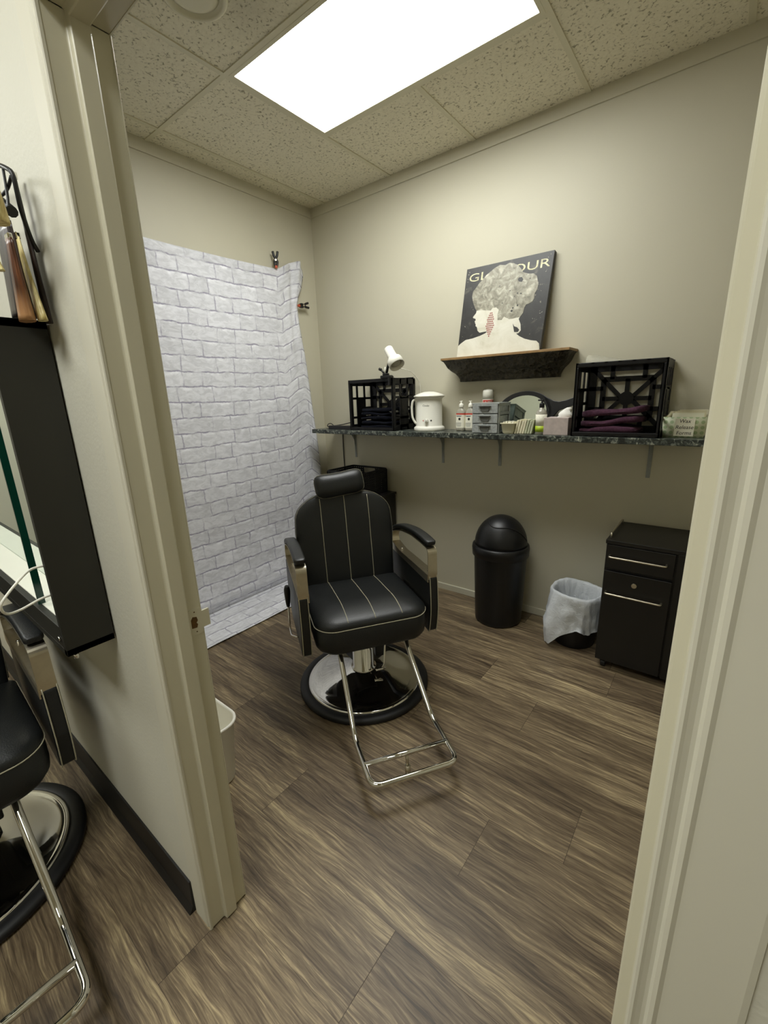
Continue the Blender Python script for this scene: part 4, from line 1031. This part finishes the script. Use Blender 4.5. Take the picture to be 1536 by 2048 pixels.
# ------------------------------------------------------------------ floor items
# tall swing-top bin
t = thing('swing_bin', 'tall round black swing-top bin against the back wall', 'bin', (1.703, -.190, 0))
bm = BM(); lathe(bm, [(0, .0), (.136, 0), (.146, .008), (.148, .03), (.162, .44), (.163, .475), (0, .475)], seg=64); b_ = obj('bin_body', bm, m_black, t)
bm = BM(); lathe(bm, [(.166, .452), (.174, .455), (.177, .50), (.174, .518), (.165, .524), (.158, .522)], seg=64); obj('collar', bm, m_black, t)
bm = BM(); lathe(bm, [(.161, .518)]+[(.161*math.cos(a), .522+.186*math.sin(a)) for a in [PI/2*k/14 for k in range(1, 14)]]+[(.004, .708)], seg=64); lid = obj('dome_lid', bm, m_black, t)
for o_ in (b_, lid):
    for f in o_.data.polygons: f.use_smooth = len(f.vertices) == 4
# seam of the swing flap
bm = BM(); va2 = math.atan2(-2.46, 1.02); pts = []
for k in range(41):
    q = k/40; az = va2-1.15+q*2.5; el = rad(62-q*52+10*math.sin(q*PI*1.0)-9*math.sin(q*2*PI)); el = max(el, rad(6))
    pts.append((.1622*math.cos(el)*math.cos(az), .1622*math.cos(el)*math.sin(az), .522+.1875*math.sin(el)))
tube(bm, pts, .0030, 6); obj('flap_seam', bm, m_rubber, t)

# small black bin with white liner
t = thing('waste_bin', 'small black waste bin with a white plastic liner spilling over, beside the black trolley', 'bin', (2.175, -.185, 0))
bm = BM(); lathe(bm, [(0, 0), (.105, 0), (.110, .01), (.132, .30), (.138, .31), (.128, .31), (.104, .012), (0, .012)], seg=48); obj('bin_body', bm, m_black, t, smooth=False)
bm = BM(); seg = 96; rings = []
def lin_pt(k, a):
    n_ = noise.noise(Vector((math.cos(a)*2.2, math.sin(a)*2.2, k*.35))); n2_ = noise.noise(Vector((math.cos(a)*7, math.sin(a)*7, k*.6)))
    va3 = rad(-128)                                   # the side from which the corner of the bag trails
    da = math.atan2(math.sin(a-va3), math.cos(a-va3)); tail = math.exp(-(da/.42)**2)
    if k < 6:     # inside, going up
        q = k/5; r_ = .095+.028*q+.010*n2_; z = .12+.20*q
    elif k < 9:   # over the rim
        q = (k-5)/3; r_ = .126+.020*q+.003*n2_; z = .32+.014*math.sin(q*PI)+.004*n_
    else:
        q = (k-8)/10; low = .125+.03*n_-.125*tail*(1 if True else 0); low = max(low, .012)
        z = .32+(low-.32)*q; r_ = .146+.010*n2_*(.3+q)+.010*n_+tail*(.034*math.sin(q*PI*.8)+.02*q)
        if tail > .3 and q > .7: da_shrink = 1
    rr_ = r_
    aa = a
    if k >= 9: 
        q = (k-8)/10; aa = va3+da*(1-.10*q*tail)
    cr1 = noise.noise(Vector((aa*5, k*.9, 2)))*.008*(1 if k > 8 else .5)
    return ((rr_+cr1)*math.cos(aa), (rr_+cr1)*math.sin(aa), z+(.006*math.sin(3*a+1)+cr1) * (1 if k >= 5 and k < 10 else .4))
for k in range(19): rings.append([lin_pt(k, 2*PI*i/seg) for i in range(seg)])
loft(bm, rings, cap0=False, cap1=False); o = obj('bin_liner', bm, m_liner, t, smooth=True, label='crumpled white bin liner')

# black trolley cabinet
t = thing('salon_trolley', 'black wood-look salon trolley cabinet with silver bar handles, right of the bins', 'cabinet', (2.335, -.395, 0))
cw, cdp, ch_, z0_ = .53, .375, .722, .050
bm = BM(); box(bm, (0, .018, z0_), (cw, cdp, ch_-.020)); box(bm, (.30, -.0, z0_), (cw, .02, ch_-.020)); body = obj('cabinet_body', bm, m_lam, t, bevel=.002)
bm = BM(); box(bm, (-.002, -.002, ch_-.020), (cw+.002, cdp, ch_)); obj('cabinet_top', bm, m_lam, t, bevel=.002)
def bar_handle(bm, x0, x1, y, z):
    tube(bm, fillet([(x0, y, z), (x0, y-.028, z), (x1, y-.028, z), (x1, y, z)], .010, 5), .0048, 12)
bm = BM(); box(bm, (.004, 0, .575), (.292, .02, ch_-.024)); d = obj('drawer', bm, m_lam, t, bevel=.002)
bm = BM(); bar_handle(bm, .022, .262, 0, .642); obj('handle', bm, m_steel, d)
bm = BM(); box(bm, (.004, 0, z0_+.004), (.292, .02, .560)); d = obj('cabinet_door', bm, m_lam, t, bevel=.002)
bm = BM(); bar_handle(bm, .022, .262, 0, .447); obj('handle', bm, m_steel, d)
bm = BM(); tube(bm, [(.142, 0, .507), (.142, -.006, .507)], .0115, 20); tube(bm, [(.142, -.005, .507), (.142, -.008, .507)], .007, 16); obj('lock', bm, m_steel, d)
bm = BM(); bar_handle(bm, 0, 0, 0, 0) if False else tube(bm, fillet([(.012, .045, ch_-.001), (.012, .045, ch_+.022), (.012, .34, ch_+.022), (.012, .34, ch_-.001)], .012, 5), .0045, 10); obj('top_rail', bm, m_steel, t)
for x, y in ((.04, .04), (cw-.04, .04), (.04, cdp-.05), (cw-.04, cdp-.05)):
    bm = BM(); tube(bm, [(x-.011, y, .024), (x+.011, y, .024)], .0235, 20); box(bm, (x-.016, y-.012, .026), (x+.016, y+.014, z0_)); obj('caster', bm, m_rubber, t, bevel=.002)

# black cabinet and basket in the corner behind the chair
t = thing('corner_cabinet', 'black storage cabinet in the far corner behind the barber chair', 'cabinet', (.345, -.395, 0))
bm = BM(); box(bm, (0, .012, .03), (.412, .375, .705)); obj('cabinet_body', bm, m_lam, t, bevel=.002)
bm = BM(); box(bm, (-.006, -.004, .705), (.420, .378, .722)); obj('cabinet_top', bm, m_lam, t, bevel=.002)
bm = BM(); box(bm, (.004, -.004, .035), (.408, .014, .70)); dd_ = obj('cabinet_door', bm, m_lam, t, bevel=.002)
bm = BM(); bar_handle(bm, .08, .33, -.004, .60); obj('handle', bm, m_steel, dd_)
for x, y in ((.04, .04), (.37, .04), (.04, .335), (.37, .335)):
    bm = BM(); lathe(bm, [(0, 0), (.02, 0), (.02, .03), (0, .03)], (x, y, 0), 16); obj('foot', bm, m_rubber, t)
t = thing('woven_basket', 'black woven plastic basket with cut-out grips on the corner cabinet', 'basket', (.530, -.205, .7225))
bm = BM(); bw, bd, bh = .170, .150, .185
def wallgrid(p0, p1, hgrip):
    p0 = Vector(p0); p1 = Vector(p1); L = (p1-p0).length; n_ = 16; dirv = (p1-p0)/L; nrm_ = Vector((-dirv.y, dirv.x, 0))
    for i in range(n_+1):
        q = p0+dirv*L*i/n_; u = i/n_-.5
        obox(bm, q, q+Vector((0, 0, bh*(.70 if (hgrip and abs(u) < .17) else .97))), dirv*.012, nrm_*.003)
    for k in range(11):
        z = .008+bh*.94*k/10
        if hgrip and .76*bh < z < .93*bh:
            for a, b in ((0, .33), (.67, 1)): obox(bm, p0+dirv*L*a+Vector((0, 0, z)), p0+dirv*L*b+Vector((0, 0, z)), Vector((0, 0, .012)), nrm_*.0034)
        else: obox(bm, p0+Vector((0, 0, z)), p1+Vector((0, 0, z)), Vector((0, 0, .012)), nrm_*.0034)
cr_ = [(-bw, -bd), (bw, -bd), (bw, bd), (-bw, bd)]
for i in range(4): wallgrid((*cr_[i], 0), (*cr_[(i+1) % 4], 0), i in (0, 2))
obj('basket_weave', bm, m_crate, t)
bm = BM(); P = [(a, b, bh) for a, b in rrect(2*bw+.004, 2*bd+.004, .02, 4)]; tube(bm, P, .005, 8, closed=True); obj('basket_rim', bm, m_crate, t)
bm = BM(); box(bm, (-bw, -bd, 0), (bw, bd, .004)); obj('basket_bottom', bm, m_crate, t)

# white bin beside the door frame
m_binw = pbr('bright_white_plastic', (246,244,234), .35, var=.01)
t = thing('waste_bin', 'small white plastic waste bin peeking out behind the left door jamb', 'bin', (1.272, -2.045, 0))
bm = BM(); loft(bm, [[(a, b, z) for a, b in rrect(wx, wy, r_, 6)] for wx, wy, r_, z in ((.21, .19, .045, 0), (.222, .20, .05, .006), (.262, .24, .06, .262), (.276, .254, .066, .262), (.279, .257, .068, .266), (.276, .254, .066, .271), (.262, .240, .060, .271), (.256, .234, .058, .264), (.215, .195, .046, .008))]); o = obj('bin_body', bm, m_binw, t)
for f in o.data.polygons: f.use_smooth = len(f.vertices) == 4

# ------------------------------------------------------------------ salon side: wall mirror in a deep frame, holder ring, hair swatches
t = thing('station_mirror', 'wall mirror in a deep black box frame beside the doorway on the salon side', 'mirror', (1.515, YF, .843))
MW, MH, MD = 1.55, .782, .108
bm = BM()
box(bm, (-.018, -MD, 0), (0, -.001, MH)); box(bm, (-MW, -MD, 0), (-MW+.018, -.001, MH)); box(bm, (-MW, -MD, MH-.018), (0, -.001, MH)); box(bm, (-MW, -MD, 0), (0, -.001, .018))
box(bm, (-MW, -MD, .018), (-.018, -MD+.016, .078))
obj('mirror_frame', bm, m_frame, t, bevel=.001)
bm = BM(); box(bm, (-MW+.018, -.020, .018), (-.018, -.012, MH-.018)); obj('mirror_glass', bm, m_mirror, t)
bm = BM(); box(bm, (-MW+.018, -MD+.016, .070), (-.018, -.020, .080)); obj('ledge', bm, m_whitep, t, bevel=.002)  # white colour stands in for light reflected off the inner ledge
bm = BM(); box(bm, (-.212, -.100, .080), (-.206, -.084, MH-.018)); obj('glass_divider', bm, m_glass_edge, t)
bm = BM()
tube(bm, [(-.03, -MD, .042), (-.03, -MD-.004, .042)], .006, 12); tube(bm, [(-.012, -MD+.02, -.002), (-.012, -MD+.02, -.016)], .006, 12); obj('screw_cap', bm, m_chrome, t)
t = thing('appliance_ring', 'curved silver wire tool holder hooked on the front of the black mirror frame', 'tool holder')
bm = BM(); tube(bm, smooth_path([(1.497, -2.412, 1.082), (1.500, -2.435, 1.082), (1.535, -2.462, 1.079), (1.558, -2.499, 1.054), (1.560, -2.511, 1.036), (1.548, -2.503, 1.013), (1.515, -2.475, 1.000), (1.497, -2.435, 1.004), (1.495, -2.412, 1.006)], 8), .0028, 10); obj('wire_loop', bm, m_white, t)

t = thing('swatch_rack', 'black wire ring rack fixed to the salon wall above the mirror', 'rack', (1.60, YF, 1.86))
bm = BM(); tube(bm, smooth_path([(-.16, -.034, .052), (-.06, -.036, .036), (-.004, -.035, .016), (.016, -.032, -.002), (.005, -.028, -.05), (-.02, -.015, -.09), (-.035, -.003, -.11)], 8), .0042, 8)
tube(bm, smooth_path([(.012, -.034, -.002), (-.03, -.04, -.02), (-.16, -.05, -.01)], 6), .003, 8)
tube(bm, smooth_path([(-.02, -.035, .02), (.006, -.045, -.035), (.012, -.05, -.06)], 6), .0025, 8)
obj('wire_ring', bm, m_black, t)
bm = BM(); tube(bm, [(-.045, -.045, -.030), (.012, -.045, -.062)], .010, 10); obj('clip', bm, m_black, t)
def swatch(x, z1, x1, z0, w0, w1, y, mt, lbl, tip=None, dep=.012):
    o = thing('hair_swatch', lbl, 'hair swatch', (x, YF+y, z1), 0, 'colour sample hair swatches over the mirror')
    def part(a, b, m_, nm):
        bm = BM(); rings = []; n = 14
        for k in range(n+1):
            q = a+(b-a)*k/n; cx = (x1-x)*q**1.4; zz_ = (z0-z1)*q; ww = w0+(w1-w0)*q; dd = dep*(.35+.65*q)
            rings.append([(cx+ww/2*math.cos(t_)*(1+.06*math.sin(9*t_)), dd*math.sin(t_)*(1+.06*math.cos(11*t_)), zz_) for t_ in [2*PI*i/28 for i in range(28)]])
        loft(bm, rings); return obj(nm, bm, m_, o)
    part(0, 1, tip or mt, 'strand')
    bm = BM(); box(bm, (-w0*.4, -.004, -.004), (w0*.4, .004, .009)); obj('metal_clip', bm, m_chrome, o, bevel=.002)
swatch(1.553, 1.88, 1.572, 1.612, .016, .022, -.012, m_h_dark, 'thin dark strand hanging closest to the wall, standing in for the shadow there', dep=.006)  # dark strand put in for the shadow beside the wall
swatch(1.556, 1.771, 1.599, 1.612, .018, .030, -.030, m_h_blond, 'slim blonde hair swatch beside the brown one with lighter tip', dep=.008)
swatch(1.588, 1.756, 1.588, 1.610, .030, .046, -.053, m_h_brown, 'reddish brown hair swatch with a lighter tip', m_h_tip, dep=.013)
swatch(1.655, 1.83, 1.640, 1.765, .040, .040, -.078, m_h_blond, 'wide blonde hair swatch, upper left of the rack', dep=.018)
swatch(1.505, 1.80, 1.515, 1.628, .10, .10, -.036, m_h_dark, 'dark hair swatch at the left edge of the picture', dep=.02)
swatch(1.588, 1.745, 1.618, 1.690, .014, .014, -.084, m_h_blond, 'short blonde hair swatch lying over the dark one', dep=.006)
